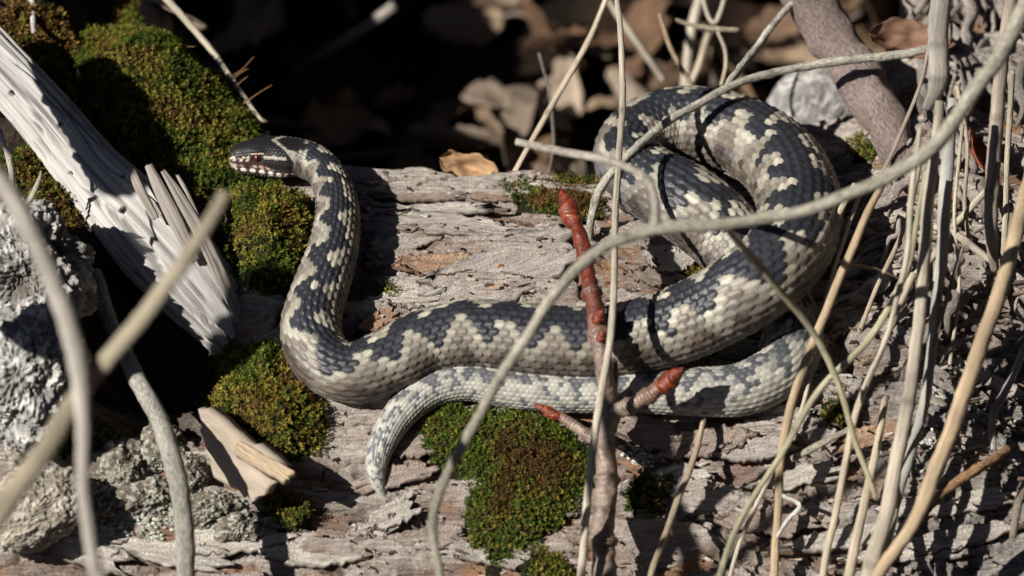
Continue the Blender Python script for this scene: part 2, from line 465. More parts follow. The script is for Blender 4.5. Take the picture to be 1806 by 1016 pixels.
hb = np.interp(sarc, hs, np.array([.2, 3.0, 5.0, 6.6, 7.6, 8.2, 8.8, 9.0, 8.6, 7.0, 7.2, 7.6]) * 1e-3)
kb = ss(0.036, 0.052, sarc)
hw = hw * (1 - kb) + rad * kb; ht = ht * (1 - kb) + rad * .96 * kb; hb = hb * (1 - kb) + rad * .92 * kb
ker = np.ones(7) / 7
hw, ht, hb = [np.concatenate([a[:3], np.convolve(a, ker, 'same')[3:-3], a[-3:]]) for a in (hw, ht, hb)]
phi = np.linspace(-np.pi, np.pi, NV, endpoint=False)
cs, sn = np.cos(phi), np.sin(phi)
ex = (2 / (2.0 + 0.9 * (1 - kb)))[:, None]
cx = np.sign(sn) * np.abs(sn) ** ex; cz = np.sign(cs) * np.abs(cs) ** ex
offB = cx * hw[:, None]; offN = np.where(cz > 0, cz * ht[:, None], cz * hb[:, None])
# scales: staggered overlapping rows
NR = 28
reff = np.maximum(0.5 * (hw + ht), 0.0007) * (0.75 + 0.25 * kb)
tpar = np.concatenate([[0], np.cumsum(np.diff(sarc) / (0.29 * (1 + .35 * ss(.28, .10, sarc[1:]) * kb[1:]) * 0.5 * (reff[1:] + reff[:-1])))])
tt = tpar[:, None] * np.ones((1, NV)); vr = (phi / (2 * np.pi) * NR)[None] * np.ones((n, 1))
best = np.full((n, NV), -9.0); bi = np.zeros((n, NV)); bj = np.zeros((n, NV))
for dj in (-1, 0, 1, 2):
    j = np.floor(vr) + dj
    off = 0.5 * (np.mod(j, 2))
    for di in (-1, 0):
        i = np.floor(tt - off) + di
        a = tt - off - i; b = vr - j
        w = 0.63 * np.sqrt(np.clip(1 - ((a - 0.52) / 0.88) ** 2, 0, None))
        inside = np.abs(b) < w
        h = 0.15 + 0.62 * a - 0.42 * (b / np.maximum(w, 1e-3)) ** 4 + 0.30 * np.clip(1 - np.abs(b) / 0.16, 0, 1) * ss(0, .3, a) - 0.5 * ss(1.2, 1.4, a)
        h = np.where(inside, h, -1)
        m = h > best
        best[m] = h[m]; bi[m] = (i + off)[m]; bj[m] = j[m]
best = np.clip(best, -0.15, 1.3)
vent = ss(0.345, 0.365, np.abs(phi) / (2 * np.pi))[None] * np.ones((n, 1))
fr = np.mod(tt, 1.0)
best = best * (1 - vent) + (0.9 * fr) * vent
amp = (0.062 * reff)[:, None] * (1.0 + 0.35 * ss(0.22, 0.06, sarc))[:, None]
disp = amp * (best - 0.5)
# the head: brow ridge, mouth line
S_ = sarc[:, None] * 1000; deg = np.degrees(np.abs(phi))[None]
brow = np.exp(-((S_ - 12.5) / 3.4) ** 2 - ((deg - 50) / 13) ** 2)
mouth = np.exp(-((deg - (103 + 10 * ss(10, 26, S_))) / 3.2) ** 2) * ss(1.2, 4, S_) * ss(27, 23, S_)
sock = np.exp(-((S_ - 12.6) / 2.0) ** 2 - ((deg - 76) / 11) ** 2)
pit = np.exp(-((S_ - 4.2) / 0.8) ** 2 - ((deg - 78) / 8) ** 2)
disp = disp + 0.0009 * brow - 0.0006 * mouth - 0.0008 * sock - 0.0006 * pit
VN = cs[None, :, None] * N[:, None] + sn[None, :, None] * B[:, None]
V = C3[:, None] + offN[..., None] * N[:, None] + offB[..., None] * B[:, None] + disp[..., None] * VN
# colours, one tone for each scale
tc = bi + 0.6; rowc = bj
sc_at = np.interp(tc.ravel(), tpar, sarc).reshape(tc.shape)
rnd = _hash((bi * 2).astype(np.int64), bj.astype(np.int64), np.zeros_like(bj, dtype=np.int64), 5)
rnd2 = _hash((bi * 2).astype(np.int64), bj.astype(np.int64), np.ones_like(bj, dtype=np.int64), 9)
per = 4.4
wob = 0.9 * noise(tc * 0.13, 0 * tc, seed=3)
saw = 2 * np.abs(2 * np.mod((tc + wob) / per, 1) - 1) - 1
zig = 1.6 * np.clip(saw * 1.6, -1, 1)
dist = np.abs(rowc - zig) + 0.75 * rnd
darkk = (dist < 2.3 + 0.5 * noise(tc * 0.5, rowc * 0.0, seed=4)).astype(float)
lat = (np.abs(np.abs(rowc) - (7.2 - 0.5 * np.sign(rowc) * saw)) + 0.45 * rnd2 < 1.35) & (np.sign(rowc) * saw < 0.25)
tailk = ss(0.655, 0.72, sc_at / sarc[-1])
cd = np.array([0.020, 0.0215, 0.027]); cp = np.array([0.33, 0.305, 0.245]); cf = np.array([0.14, 0.120, 0.099]); cl = np.array([0.075, 0.06, 0.05])
fl = ss(2.6, 5.8, dist)[..., None]
colr = cp + (cf - cp) * fl
colr = colr * (1 + 0.38 * rnd[..., None])
brn = ss(0.3, 0.8, rnd2)[..., None] * ss(2.2, 4.5, dist)[..., None]
colr = colr + (np.array([0.13, 0.095, 0.07]) - colr) * 0.6 * brn
blu = (ss(0.1, 0.6, noise(tc * 0.22, rowc * 0.3, seed=8)) * ss(4, 6.5, np.abs(rowc)))[..., None]
colr = colr + (np.array([0.10, 0.105, 0.115]) - colr) * blu * 0.75
colr = np.where(lat[..., None], cl * (1 + .4 * rnd2[..., None]), colr)
dk = cd * (1 + 0.5 * np.clip(rnd2, 0, 1))[..., None]
colr = np.where((darkk > 0)[..., None], dk, colr)
tcol = np.where(((darkk > 0) & (rnd > -0.15))[..., None], np.array([0.10, 0.103, 0.11]), np.array([0.39, 0.375, 0.325]) * (1 + 0.3 * rnd2[..., None]))
tcol = np.where((rnd2 > 0.62)[..., None], np.array([0.13, 0.133, 0.14]), tcol)
kk = ss(0.70, 0.83, sc_at / sarc[-1])[..., None]
colr = colr + (tcol - colr) * kk
bel = np.array([0.13, 0.135, 0.15])
colr = colr + (bel * (1 + 0.3 * rnd[..., None]) - colr) * vent[..., None] * 0.85
# seams between scales and within-scale shading painted by relief height, paler on keels
seam = ss(0.30, 0.05, best)[..., None] * (1 - vent[..., None])
seamc = np.where((darkk > 0)[..., None], np.array([0.13, 0.125, 0.115]), np.array([0.05, 0.045, 0.04]))
colr = colr + (seamc - colr) * seam * 0.75
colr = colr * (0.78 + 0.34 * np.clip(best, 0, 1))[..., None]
# head markings
hk = ss(35, 31, S_)
hc = np.where((deg < 118) , 1.0, 0.0)[..., None] * np.array([0.016, 0.015, 0.016]) * np.ones((n, 1, 1))
lab = (deg >= 88 + 14 * ss(13, 24, S_)) & (deg < 132 - 0.2 * S_)
cell = np.mod(S_ / 3.0 + 0.15 * np.sin(deg * .3), 1)
lw = ((cell > 0.25) & (cell < 0.9) & (deg > 92 + 14 * ss(13, 24, S_)) & (np.abs(deg - (103 + 10 * ss(10, 26, S_))) > 3)).astype(float)
lw2 = ((cell > 0.35) & (cell < 0.8) & (deg > 78) & (deg < 88) & (S_ < 10)).astype(float)
hc = np.where(lab[..., None], np.array([0.05, 0.03, 0.025]), hc)
hc = np.where(((deg >= 132 - 0.2 * S_))[..., None], np.array([0.30, 0.29, 0.27]) * (0.6 + 0.4 * (rnd[..., None] > 0)), hc)
upper = deg < 103 + 10 * ss(10, 26, S_)
ucell = _hash(np.floor(S_ / 3.0 + 0 * deg).astype(np.int64), (np.sign(phi)[None] * np.ones((n, 1))).astype(np.int64), np.zeros((n, NV), np.int64), 21)
hc = np.where((lw * lab * upper * (ucell > -.2))[..., None] > 0, np.array([0.40, 0.29, 0.23]) * (1 + .5 * ucell[..., None]), hc)
lcell = np.mod(S_ / 4.3 + .2, 1)
lowp = lab & ~upper & (((lcell - .5) / .33) ** 2 + ((deg - (113 + 9 * ss(10, 26, S_))) / 9.5) ** 2 < 1) & (S_ > 2.5)
hc = np.where(lowp[..., None], np.array([0.74, 0.69, 0.62]), hc)
hc = np.where(lw2[..., None] > 0, np.array([0.55, 0.46, 0.38]), hc)
post = (np.abs(deg - (76 - 0.1 * S_)) < 6 + 0.6 * rnd * 4) & (S_ > 15.5) & (S_ < 27)
hc = np.where(post[..., None], np.array([0.36, 0.33, 0.27]), hc)
ca_l = (np.abs(deg - (74 + 3 * np.sin(S_ * 2))) < 4) & (S_ > 3) & (S_ < 10) & (np.mod(S_, 2.2) > 0.9)
hc = np.where(ca_l[..., None], np.array([0.5, 0.4, 0.32]), hc)
brw = (np.abs(deg - 63) < 2.4) & (S_ > 9.5) & (S_ < 15.5)
hc = np.where(brw[..., None], np.array([0.5, 0.40, 0.33]), hc)
rost = (S_ < 2.4) & (deg > 60) & (np.mod(deg + 10, 44) > 22)
hc = np.where(rost[..., None], np.array([0.6, 0.5, 0.42]), hc)
vm = np.abs(S_ - (20.5 + 10.5 * deg / 70)) < 1.15
hc = np.where((vm & (deg < 74))[..., None], np.array([0.36, 0.34, 0.28]) * (1 + .2 * rnd[..., None]), hc)
nape = (S_ > 20.5 + 10.5 * deg / 70) & (deg > 34) & (deg < 88)
hc = np.where(nape[..., None], np.array([0.36, 0.34, 0.28]) * (1 + .2 * rnd[..., None]), hc)
colr = colr + (hc - colr) * hk[..., None]
stv = np.stack([sarc[:, None] * np.ones((1, NV)), (phi * rad.mean())[None] * np.ones((n, 1)), 0 * tt], -1).reshape(-1, 3)
V = V.reshape(-1, 3)
Vc = np.vstack([V, C3[:1] - T[:1] * 0.0006, C3[-1:] + T[-1:] * 0.0015])
k = np.arange(NV); k2 = (k + 1) % NV
caps = np.vstack([np.stack([k2, k, np.full(NV, n * NV)], 1), np.stack([(n - 1) * NV + k, (n - 1) * NV + k2, np.full(NV, n * NV + 1)], 1)])
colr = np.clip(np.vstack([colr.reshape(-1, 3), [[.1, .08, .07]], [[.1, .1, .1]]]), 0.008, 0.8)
snake = empty('snake', (C3[n // 3] - np.array([0, 0, rad[n // 3]])))
tag(snake, 'grey adder with dark zigzag back, coiled on the log with its head raised over moss', 'snake')
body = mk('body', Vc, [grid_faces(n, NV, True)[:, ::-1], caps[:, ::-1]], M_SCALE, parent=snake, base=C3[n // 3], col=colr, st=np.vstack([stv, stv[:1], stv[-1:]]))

def ball(c, r, axes, nu=20, nv=28):
    th = np.linspace(0.02, np.pi - 0.02, nu)[:, None]; ph = np.linspace(0, 2 * np.pi, nv, endpoint=False)[None]
    P = np.stack([np.sin(th) * np.cos(ph), np.sin(th) * np.sin(ph), np.cos(th) * np.ones_like(ph)], -1)
    return c + (P * r) @ np.array(axes), P
ie = int(np.argmin(np.abs(sarc - 0.0126)))
for sg in (1, -1):
    an = math.radians(72)
    dirn = math.cos(an) * N[ie] + sg * math.sin(an) * B[ie]
    axb = np.cross(T[ie], dirn)
    ce = C3[ie] + math.cos(an) * N[ie] * ht[ie] * 0.90 + sg * math.sin(an) * B[ie] * hw[ie] * 0.86
    Pw, P = ball(ce, 0.0021, [T[ie], axb, dirn])
    pup = (np.abs(P[..., 0]) < 0.20 * np.sqrt(np.clip(1 - (P[..., 1] / .8) ** 2, 0, 1))) & (P[..., 2] > 0)
    ec = np.where(pup[..., None], np.array([0.004, 0.003, 0.003]), np.array([0.10, 0.010, 0.007]))
    mk('eye', Pw.reshape(-1, 3), grid_faces(20, 28, True), M_EYE, parent=snake, col=ec.reshape(-1, 3))

# ------------------------------------------------------------------ moss
def inside_poly(x, y, P):
    ins = np.zeros(len(x), bool)
    for i in range(len(P)):
        x1, y1 = P[i - 1]; x2, y2 = P[i]
        c = ((y1 > y) != (y2 > y)) & (x < (x2 - x1) * (y - y1) / (y2 - y1 + 1e-15) + x1)
        ins ^= c
    return ins
def edge_dist(x, y, P):
    d = np.full(len(x), 9.0)
    for i in range(len(P)):
        a = np.array(P[i - 1]); b = np.array(P[i]); ab = b - a
        t = np.clip(((x - a[0]) * ab[0] + (y - a[1]) * ab[1]) / (ab @ ab + 1e-15), 0, 1)
        d = np.minimum(d, np.hypot(x - a[0] - t * ab[0], y - a[1] - t * ab[1]))
    return d

MG = np.array([0.095, 0.130, 0.018]); MY = np.array([0.25, 0.215, 0.038]); MB = np.array([0.105, 0.062, 0.018]); MD = np.array([0.028, 0.042, 0.008]); MO = np.array([0.20, 0.12, 0.035])
def moss(label, poly, height, mix, pitch=0.00115, leaf=0.0013, seed=0, lumps=0.3, brown_core=0.0, name='moss_cushion'):
    r = np.random.default_rng(seed + 50)
    pp = np.array(poly, float)
    W = hit(pp[:, 0], pp[:, 1], height * 0.35)[:, :2]
    P2 = [tuple(w) for w in W]
    lo, hi = W.min(0), W.max(0)
    gx, gy = np.meshgrid(np.arange(lo[0], hi[0], pitch), np.arange(lo[1], hi[1], pitch))
    x = (gx + r.uniform(-.6, .6, gx.shape) * pitch).ravel(); y = (gy + r.uniform(-.6, .6, gy.shape) * pitch).ravel()
    jx = x + 0.004 * fbm(x * 160, y * 160, seed=seed); jy = y + 0.004 * fbm(x * 160, y * 160, seed=seed + 3)
    ok = inside_poly(jx, jy, P2)
    x, y, jx, jy = x[ok], y[ok], jx[ok], jy[ok]
    def top(x, y, jx, jy):
        d = edge_dist(jx, jy, P2)
        m = np.clip(d / 0.014, 0, 1)
        f = np.sqrt(np.clip(1 - (1 - m) ** 2, 0, 1))
        return H(x, y) + height * f * (0.75 + lumps * fbm(x * 110, y * 110, seed=seed + 7, oct=3)) + height * lumps * 0.5 * fbm(x * 330, y * 330, seed=seed + 8, oct=2) * f
    z = top(x, y, jx, jy)
    e = 0.0006
    nx = -(top(x + e, y, jx + e, jy) - z) / e; ny = -(top(x, y + e, jx, jy + e) - z) / e
    nn = nrm(np.stack([nx * .7, ny * .7, np.ones_like(nx)], 1))
    nn = nrm(nn + r.normal(0, .22, nn.shape))
    base = np.stack([x, y, z], 1)
    # three whorls of small leaves on each shoot
    K = 13
    n = len(x)
    t1 = nrm(np.cross(nn, r.normal(size=nn.shape))); t2 = np.cross(nn, t1)
    hgt = 0.0011 + 0.0012 * r.random(n)
    lev = np.repeat([0.1, 0.55, 1.0], [5, 5, 3])[None, :] + r.uniform(-.12, .12, (n, K))
    ang = r.uniform(0, 2 * np.pi, (n, K)); tilt = np.where(np.arange(K)[None] < 10, 0.45, 1.1) + r.uniform(-.3, .3, (n, K))
    dirn = np.cos(ang)[..., None] * t1[:, None] + np.sin(ang)[..., None] * t2[:, None]
    ax = dirn * np.cos(tilt)[..., None] + nn[:, None] * np.sin(tilt)[..., None]
    sd = np.cross(nn[:, None] * np.ones((1, K, 1)), dirn)
    ll = leaf * (0.7 + 0.6 * r.random((n, K)))[..., None]; lw = ll * 0.20
    root = base[:, None] + nn[:, None] * (lev * hgt[:, None])[..., None]
    tip = root + ax * ll
    midp = root + ax * ll * 0.45 - nn[:, None] * ll * 0.06
    V = np.stack([root, midp + sd * lw, tip, midp - sd * lw], 2).reshape(-1, 3)
    F = np.arange(n * K * 4).reshape(-1, 4)
    zone = fbm(x * 60, y * 60, seed=seed + 20, oct=3) + 0.5 * r.normal(size=n) * 0.45
    w = np.array(mix, float); w = w / w.sum(); cum = np.cumsum(w)
    rank = np.argsort(np.argsort(zone)) / max(1, n - 1)
    if brown_core:
        d = edge_dist(jx, jy, P2); dn = d / d.max()
        rank = np.clip(rank * (1 - brown_core) + brown_core * (dn + 0.12 * r.normal(size=n)), 0, 0.999)
    pal = np.stack([MD, MG, MY, MB, MO])
    ci = pal[np.searchsorted(cum, np.clip(rank, 0, 0.9999))]
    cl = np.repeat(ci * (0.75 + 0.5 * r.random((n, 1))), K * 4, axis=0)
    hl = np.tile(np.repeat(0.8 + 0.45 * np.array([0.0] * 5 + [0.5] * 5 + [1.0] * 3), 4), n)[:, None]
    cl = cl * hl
    # the cushion's felted inside
    q = 0.0022
    bx, by = np.meshgrid(np.arange(lo[0] - q, hi[0] + q, q), np.arange(lo[1] - q, hi[1] + q, q), indexing='ij')
    bjx = bx + 0.004 * fbm(bx * 160, by * 160, seed=seed); bjy = by + 0.004 * fbm(bx * 160, by * 160, seed=seed + 3)
    bi_ = inside_poly(bjx.ravel(), bjy.ravel(), P2).reshape(bx.shape)
    bz = np.where(bi_, top(bx.ravel(), by.ravel(), bjx.ravel(), bjy.ravel()).reshape(bx.shape) - 0.0004, H(bx, by) - 0.004)
    bf = grid_faces(*bx.shape)
    keep = bi_.ravel()[bf].any(1)
    o0 = len(V)
    V = np.vstack([V, np.stack([bx, by, bz], -1).reshape(-1, 3)])
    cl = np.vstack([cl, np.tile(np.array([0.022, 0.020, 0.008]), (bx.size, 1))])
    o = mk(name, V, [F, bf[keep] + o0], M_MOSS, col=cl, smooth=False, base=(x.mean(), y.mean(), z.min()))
    tag(o, label, 'moss', kind='stuff')
    return o

moss_big = moss('large green moss mound on the bank above the weathered branch', [(120, 70), (190, 55), (270, 75), (340, 110), (405, 150), (452, 205), (462, 260), (440, 320), (400, 352), (350, 370), (300, 345), (255, 300), (205, 265), (150, 215), (115, 150)],
     0.012, (0.12, 0.46, 0.28, 0.10, 0.04), seed=1, lumps=0.35)
moss('rounded yellow-green moss cushion directly below the snake head', [(395, 345), (430, 325), (480, 322), (530, 345), (548, 395), (540, 440), (520, 490), (470, 510), (430, 480), (400, 430)], 0.017, (0.08, 0.40, 0.38, 0.08, 0.06), seed=2, lumps=0.4, leaf=0.0015)
moss('olive moss cushion beside the pale wood chip left of the snake bend', [(350, 640), (400, 615), (460, 605), (520, 640), (560, 690), (575, 745), (560, 800), (500, 815), (440, 785), (390, 740), (355, 700)], 0.016, (0.12, 0.34, 0.36, 0.13, 0.05), seed=3, lumps=0.4, leaf=0.0015)
moss('dense moss cushion with brown centre and green rim below the snake tail', [(740, 735), (790, 712), (860, 720), (930, 712), (990, 740), (1030, 790), (1040, 840), (1015, 900), (960, 930), (925, 965), (870, 985), (835, 950), (835, 890), (815, 840), (770, 810), (745, 775)],
     0.010, (0.06, 0.40, 0.06, 0.44, 0.04), seed=4, lumps=0.28, brown_core=0.55)
moss('thin brownish moss strip along the upper edge of the log beside the coil', [(865, 335), (900, 318), (960, 322), (1010, 308), (1058, 315), (1075, 350), (1050, 385), (1000, 398), (950, 385), (930, 360)], 0.005, (0.15, 0.2, 0.15, 0.35, 0.15), seed=5)
moss('small moss tuft on the log right of the budded twig', [(1105, 860), (1130, 832), (1165, 835), (1185, 860), (1160, 895), (1120, 905)], 0.006, (0.2, 0.4, 0.2, 0.15, 0.05), seed=6)
moss('small moss tuft on the log under the large brown moss cushion', [(915, 1000), (945, 968), (985, 965), (1010, 1000), (1020, 1040), (920, 1045)], 0.007, (0.15, 0.4, 0.25, 0.15, 0.05), seed=7)
moss('golden brown dry moss at the top end of the weathered branch', [(-20, 20), (40, 0), (110, 30), (150, 90), (170, 170), (190, 250), (150, 255), (100, 190), (50, 120), (-10, 90)], 0.010, (0.08, 0.08, 0.14, 0.4, 0.3), seed=8, leaf=0.0022, lumps=0.6)
moss('shaded brown moss underneath the weathered branch', [(0, 260), (60, 280), (120, 330), (150, 400), (100, 420), (40, 400), (-10, 350)], 0.010, (0.2, 0.2, 0.15, 0.3, 0.15), seed=9, lumps=0.5)
moss('tiny moss tuft on bare bark beside the snake neck', [(668, 512), (690, 500), (715, 510), (705, 525), (675, 524)], 0.003, (0.2, 0.4, 0.25, 0.1, 0.05), seed=10)
moss('dark moss patch among the crusted bark below the pit', [(0, 720), (70, 700), (150, 720), (210, 760), (190, 800), (120, 790), (40, 800), (0, 790)], 0.008, (0.25, 0.3, 0.2, 0.2, 0.05), seed=11)
moss('small olive moss tuft between the wood chip and the log', [(460, 880), (500, 860), (540, 880), (545, 915), (510, 930), (470, 915)], 0.007, (0.1, 0.3, 0.3, 0.2, 0.1), seed=12)
moss('sparse moss scraps on bark beneath the coil crossing', [(1205, 480), (1240, 470), (1260, 490), (1230, 505)], 0.003, (0.2, 0.3, 0.2, 0.2, 0.1), seed=13)
moss('sparse dark moss on the log under the dry stalks', [(1440, 720), (1480, 700), (1510, 720), (1500, 750), (1455, 755)], 0.004, (0.25, 0.35, 0.2, 0.15, 0.05), seed=14)
moss('bright green moss scrap by the leaning grey bark strips', [(1490, 245), (1530, 235), (1560, 250), (1540, 275), (1500, 275)], 0.005, (0.1, 0.5, 0.3, 0.1, 0), seed=15)

# thin spore stalks on the rim of the large mound
for i, (a, b, c) in enumerate([((345, 100), (362, 75), (368, 52)), ((385, 140), (420, 128), (448, 100)), ((395, 150), (430, 125), (440, 122)), ((400, 165), (430, 140), (437, 135)),
                               ((420, 190), (455, 165), (480, 150)), ((300, 105), (320, 85), (345, 82)), ((205, 95), (185, 70), (180, 50))]):
    pts = np.array([ray(p[0], p[1], dd) for p, dd in zip((a, b, c), (hit(a[0], a[1])[0] @ FWD - 0.008,) * 3)])
    Cc, _ = spline(pts, n=14)
    V, F, st, s_ = tube_geo(Cc, np.linspace(0.00035, 0.00018, 14), nv=6)
    mk('spore_stalk', V, F, M_STRAW, parent=moss_big, col=np.array([0.30, 0.16, 0.07]), st=st)

# ------------------------------------------------------------------ weathered branch on the left
def plank(name, pts, widths, flat, parent, col, seed, rough=0.16, crack=None, up=(0.15, -0.75, 0.62), n=260, nv=96, ragged=0.0, pits=()):
    """Split, grained piece of wood swept along points; widths in metres."""
    Q, q = spline(np.hstack([np.asarray(pts), np.asarray(widths)[:, None]]), n=n)
    C_, w = Q[:, :3], Q[:, 3] * 0.5
    T_, N_, B_ = frames(C_, up)
    ph = np.linspace(0, 2 * np.pi, nv, endpoint=False)[None]
    u = q[:, None]
    cxx = np.sign(np.sin(ph)) * np.abs(np.sin(ph)) ** 0.8; czz = np.sign(np.cos(ph)) * np.abs(np.cos(ph)) ** 0.8
    a1, a2 = 3 + 2.2 * np.cos(ph), 3 + 2.2 * np.sin(ph)
    one = np.ones((n, 1))
    g1 = fbm(u * 14 * np.ones_like(ph), a1 * 2.0 * one, a2 * 2.0 * one, seed=seed, oct=3)
    g2 = fbm(u * 30 * np.ones_like(ph), a1 * 8 * one, a2 * 8 * one, seed=seed + 3, oct=3)
    g3 = 1 - np.abs(noise(u * 9 * np.ones_like(ph), a1 * 4.5 * one, a2 * 4.5 * one, seed=seed + 8))
    ck = ss(0.88, 0.985, g3)
    rr = 1 + rough * g1 + rough * 0.45 * g2 - 0.16 * ck
    if crack is not None:
        for (pc, u0, u1, wd, dp) in crack:
            dd = np.abs(np.angle(np.exp(1j * (ph - pc - 0.12 * np.sin(u * 90)))))
            rr = rr - dp * np.exp(-(dd / wd) ** 2) * ss(u0, u0 + 0.012, u) * ss(u1, u1 - 0.004, u)
    pk = 0
    for (pc, u0, rad_) in pits:
        da = np.angle(np.exp(1j * (ph - pc))) * w.mean()
        pk = np.maximum(pk, ss(1.2, .75, np.sqrt(da ** 2 + (u - u0) ** 2) / rad_))
    rr = rr - 0.25 * pk
    X_ = cxx * w[:, None] * rr; Z_ = czz * w[:, None] * flat * rr
    Vv = C_[:, None] + X_[..., None] * B_[:, None] + Z_[..., None] * N_[:, None]
    if ragged:
        k_ = ss(n * 0.9, n, np.arange(n))[:, None] ; k0 = ss(n * 0.1, 0, np.arange(n))[:, None]
        sl = ragged * noise(a1 * 7 * one, a2 * 7 * one, seed=seed + 11)
        Vv = Vv + (sl * (k_ - k0))[..., None] * T_[:, None]
    Vv = Vv.reshape(-1, 3)
    Vv = np.vstack([Vv, C_[:1], C_[-1:]])
    kq = np.arange(nv); k2q = (kq + 1) % nv
    Fc = np.vstack([np.stack([k2q, kq, np.full(nv, n * nv)], 1), np.stack([(n - 1) * nv + kq, (n - 1) * nv + k2q, np.full(nv, n * nv + 1)], 1)])
    cc = np.asarray(col) * (1 + 0.22 * g2 + 0.15 * g1)[..., None]
    cc = cc + (np.array([0.07, 0.055, 0.045]) - cc) * (0.75 * ck)[..., None]
    if len(pits): cc = cc + (np.array([.015, .012, .01]) - cc) * pk[..., None]
    cc = np.vstack([cc.reshape(-1, 3), [col], [col]])
    stt = np.stack([u * np.ones_like(ph), (np.cos(ph) * w.mean()) * one, (np.sin(ph) * w.mean()) * one], -1).reshape(-1, 3)
    stt = np.vstack([stt, stt[:1], stt[-1:]]) + seed * 0.37
    return mk(name, Vv, [grid_faces(n, nv, True), Fc], M_BRANCH, parent=parent, base=C_[n // 2], col=np.clip(cc, .02, .8), st=stt)

def P3(rows):
    return np.array([ray(a, b, d) for a, b, d in rows])
SILVER = np.array([0.47, 0.45, 0.425])
BRP = P3([(-60, 60, .052), (60, 185, .045), (160, 305, .036), (250, 400, .028), (330, 490, .026), (400, 575, .030), (455, 650, .036)])
branch = empty('weathered_branch', BRP[5])
tag(branch, 'thick silvery weathered branch with split splintered lower end, leaning across the moss', 'branch')
plank('branch_wood', BRP, np.array([100, 104, 118, 150, 150, 112, 70]) * S, 0.55, branch, SILVER, 3, rough=0.14, n=420, nv=128, pits=[(0.3, .036, .0014), (-0.15, .062, .0012), (0.5, .083, .0011), (-.5, .10, .0010), (0.1, .112, .0013)], crack=[(0.35, 0.09, 0.19, 0.07, 0.5), (-0.5, 0.02, 0.13, 0.05, 0.3), (0.95, 0.10, 0.19, 0.06, 0.45)])
for (pts, wd, sd) in [([(288, 302, .018), (318, 350, .014), (360, 425, .013), (405, 520, .018), (450, 620, .03)], [10, 20, 24, 24, 12], 11),
                      ([(262, 292, .020), (280, 330, .016), (310, 390, .013), (345, 460, .014)], [14, 22, 26, 16], 12),
                      ([(312, 310, .022), (325, 335, .017), (345, 380, .014), (372, 440, .014)], [9, 13, 14, 10], 13),
                      ([(232, 296, .020), (245, 330, .014), (275, 385, .012)], [12, 17, 12], 14),
                      ([(405, 500, .024), (430, 560, .024), (462, 640, .034)], [10, 22, 14], 15)]:
    plank('splinter', P3(pts), np.array(wd) * S, 0.5, branch, np.array([0.32, 0.285, 0.25]), sd, n=70, nv=28, ragged=0.0008, crack=[(0.2, 0, 1, .2, .2)])
# ------------------------------------------------------------------ lichen-crusted lumps on the left
def lump(name, label, cat, px, py, rx, ry, rz, d, col, seed, rough=0.25, rot=0.0, dents=(), mat=None, col2=None, group=None, nu=150, nv=200):
    th = np.linspace(0.01, np.pi - 0.01, nu)[:, None]; ph = np.linspace(0, 2 * np.pi, nv, endpoint=False)[None]
    D = np.stack([np.sin(th) * np.cos(ph), np.sin(th) * np.sin(ph), np.cos(th) * np.ones_like(ph)], -1)
    nz = fbm(D[..., 0] * 1.7 + seed, D[..., 1] * 1.7, D[..., 2] * 1.7, oct=3, seed=seed)
    nf = fbm(D[..., 0] * 7 + seed, D[..., 1] * 7, D[..., 2] * 7, oct=4, seed=seed + 5)
    ng = noise(D[..., 0] * 26, D[..., 1] * 26, D[..., 2] * 26, seed=seed + 8)
    ng2 = noise(D[..., 0] * 13, D[..., 1] * 13, D[..., 2] * 13, seed=seed + 12)
    rr = 1 + rough * nz + rough * 0.32 * nf + rough * 0.16 * ng + rough * 0.25 * (1 - np.abs(ng2))
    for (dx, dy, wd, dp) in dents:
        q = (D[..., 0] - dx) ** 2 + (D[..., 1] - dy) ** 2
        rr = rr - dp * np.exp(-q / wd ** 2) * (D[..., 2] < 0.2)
    ca, sa = math.cos(rot), math.sin(rot)
    ax = np.array([RIGHT * ca + UPV * sa, -RIGHT * sa + UPV * ca, FWD])
    c0 = ray(px, py, d)
    V = c0 + (D * rr[..., None] * np.array([rx * S, ry * S, rz * S])) @ ax
    k = ss(-0.1, 0.35, nf)[..., None]
    c2 = np.asarray(col2 if col2 is not None else np.asarray(col) * 0.45)
    cc = c2 + (np.asarray(col) - c2) * k
    cc = cc * (1 + 0.2 * ng[..., None])
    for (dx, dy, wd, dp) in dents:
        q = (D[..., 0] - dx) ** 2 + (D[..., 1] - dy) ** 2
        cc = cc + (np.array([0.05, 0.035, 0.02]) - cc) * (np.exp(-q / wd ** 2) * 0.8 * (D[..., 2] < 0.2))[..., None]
    o = mk(name, V.reshape(-1, 3), grid_faces(nu, nv, True), mat or M_LICHEN, col=np.clip(cc, .02, .8).reshape(-1, 3), base=c0)
    return tag(o, label, cat, group)

GREY = np.array([0.60, 0.58, 0.54])
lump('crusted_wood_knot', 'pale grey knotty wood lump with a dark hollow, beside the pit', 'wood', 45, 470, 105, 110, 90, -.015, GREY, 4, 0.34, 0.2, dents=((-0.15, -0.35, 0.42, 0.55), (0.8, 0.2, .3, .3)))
lump('crusted_bark_boulder', 'rough whitish lichen-crusted bark boulder under the knotty wood lump', 'wood', 40, 660, 105, 125, 95, -.035, GREY * 1.02, 9, 0.30, -0.3)
lump('bark_slab', 'oval pale bark slab with cracked face at the foot of the crusted bark', 'bark', 60, 900, 95, 62, 60, -.045, np.array([0.52, 0.48, 0.40]), 15, 0.22, 0.45, col2=(0.28, 0.24, 0.19))
LL = ['knobbly lichen-crusted bark lump between the two blurred stalks', 'tall narrow crusted bark lump behind the thick curved twig', 'broad crusted bark lump left of the thick curved twig, lowest of the cluster',
      'low crusted bark lump under the pale wood chip', 'small crusted bark lump beside the oval bark slab', 'flat crusted bark lump at the small olive moss tuft', 'crusted bark lump between the curved twig and the wood chip']
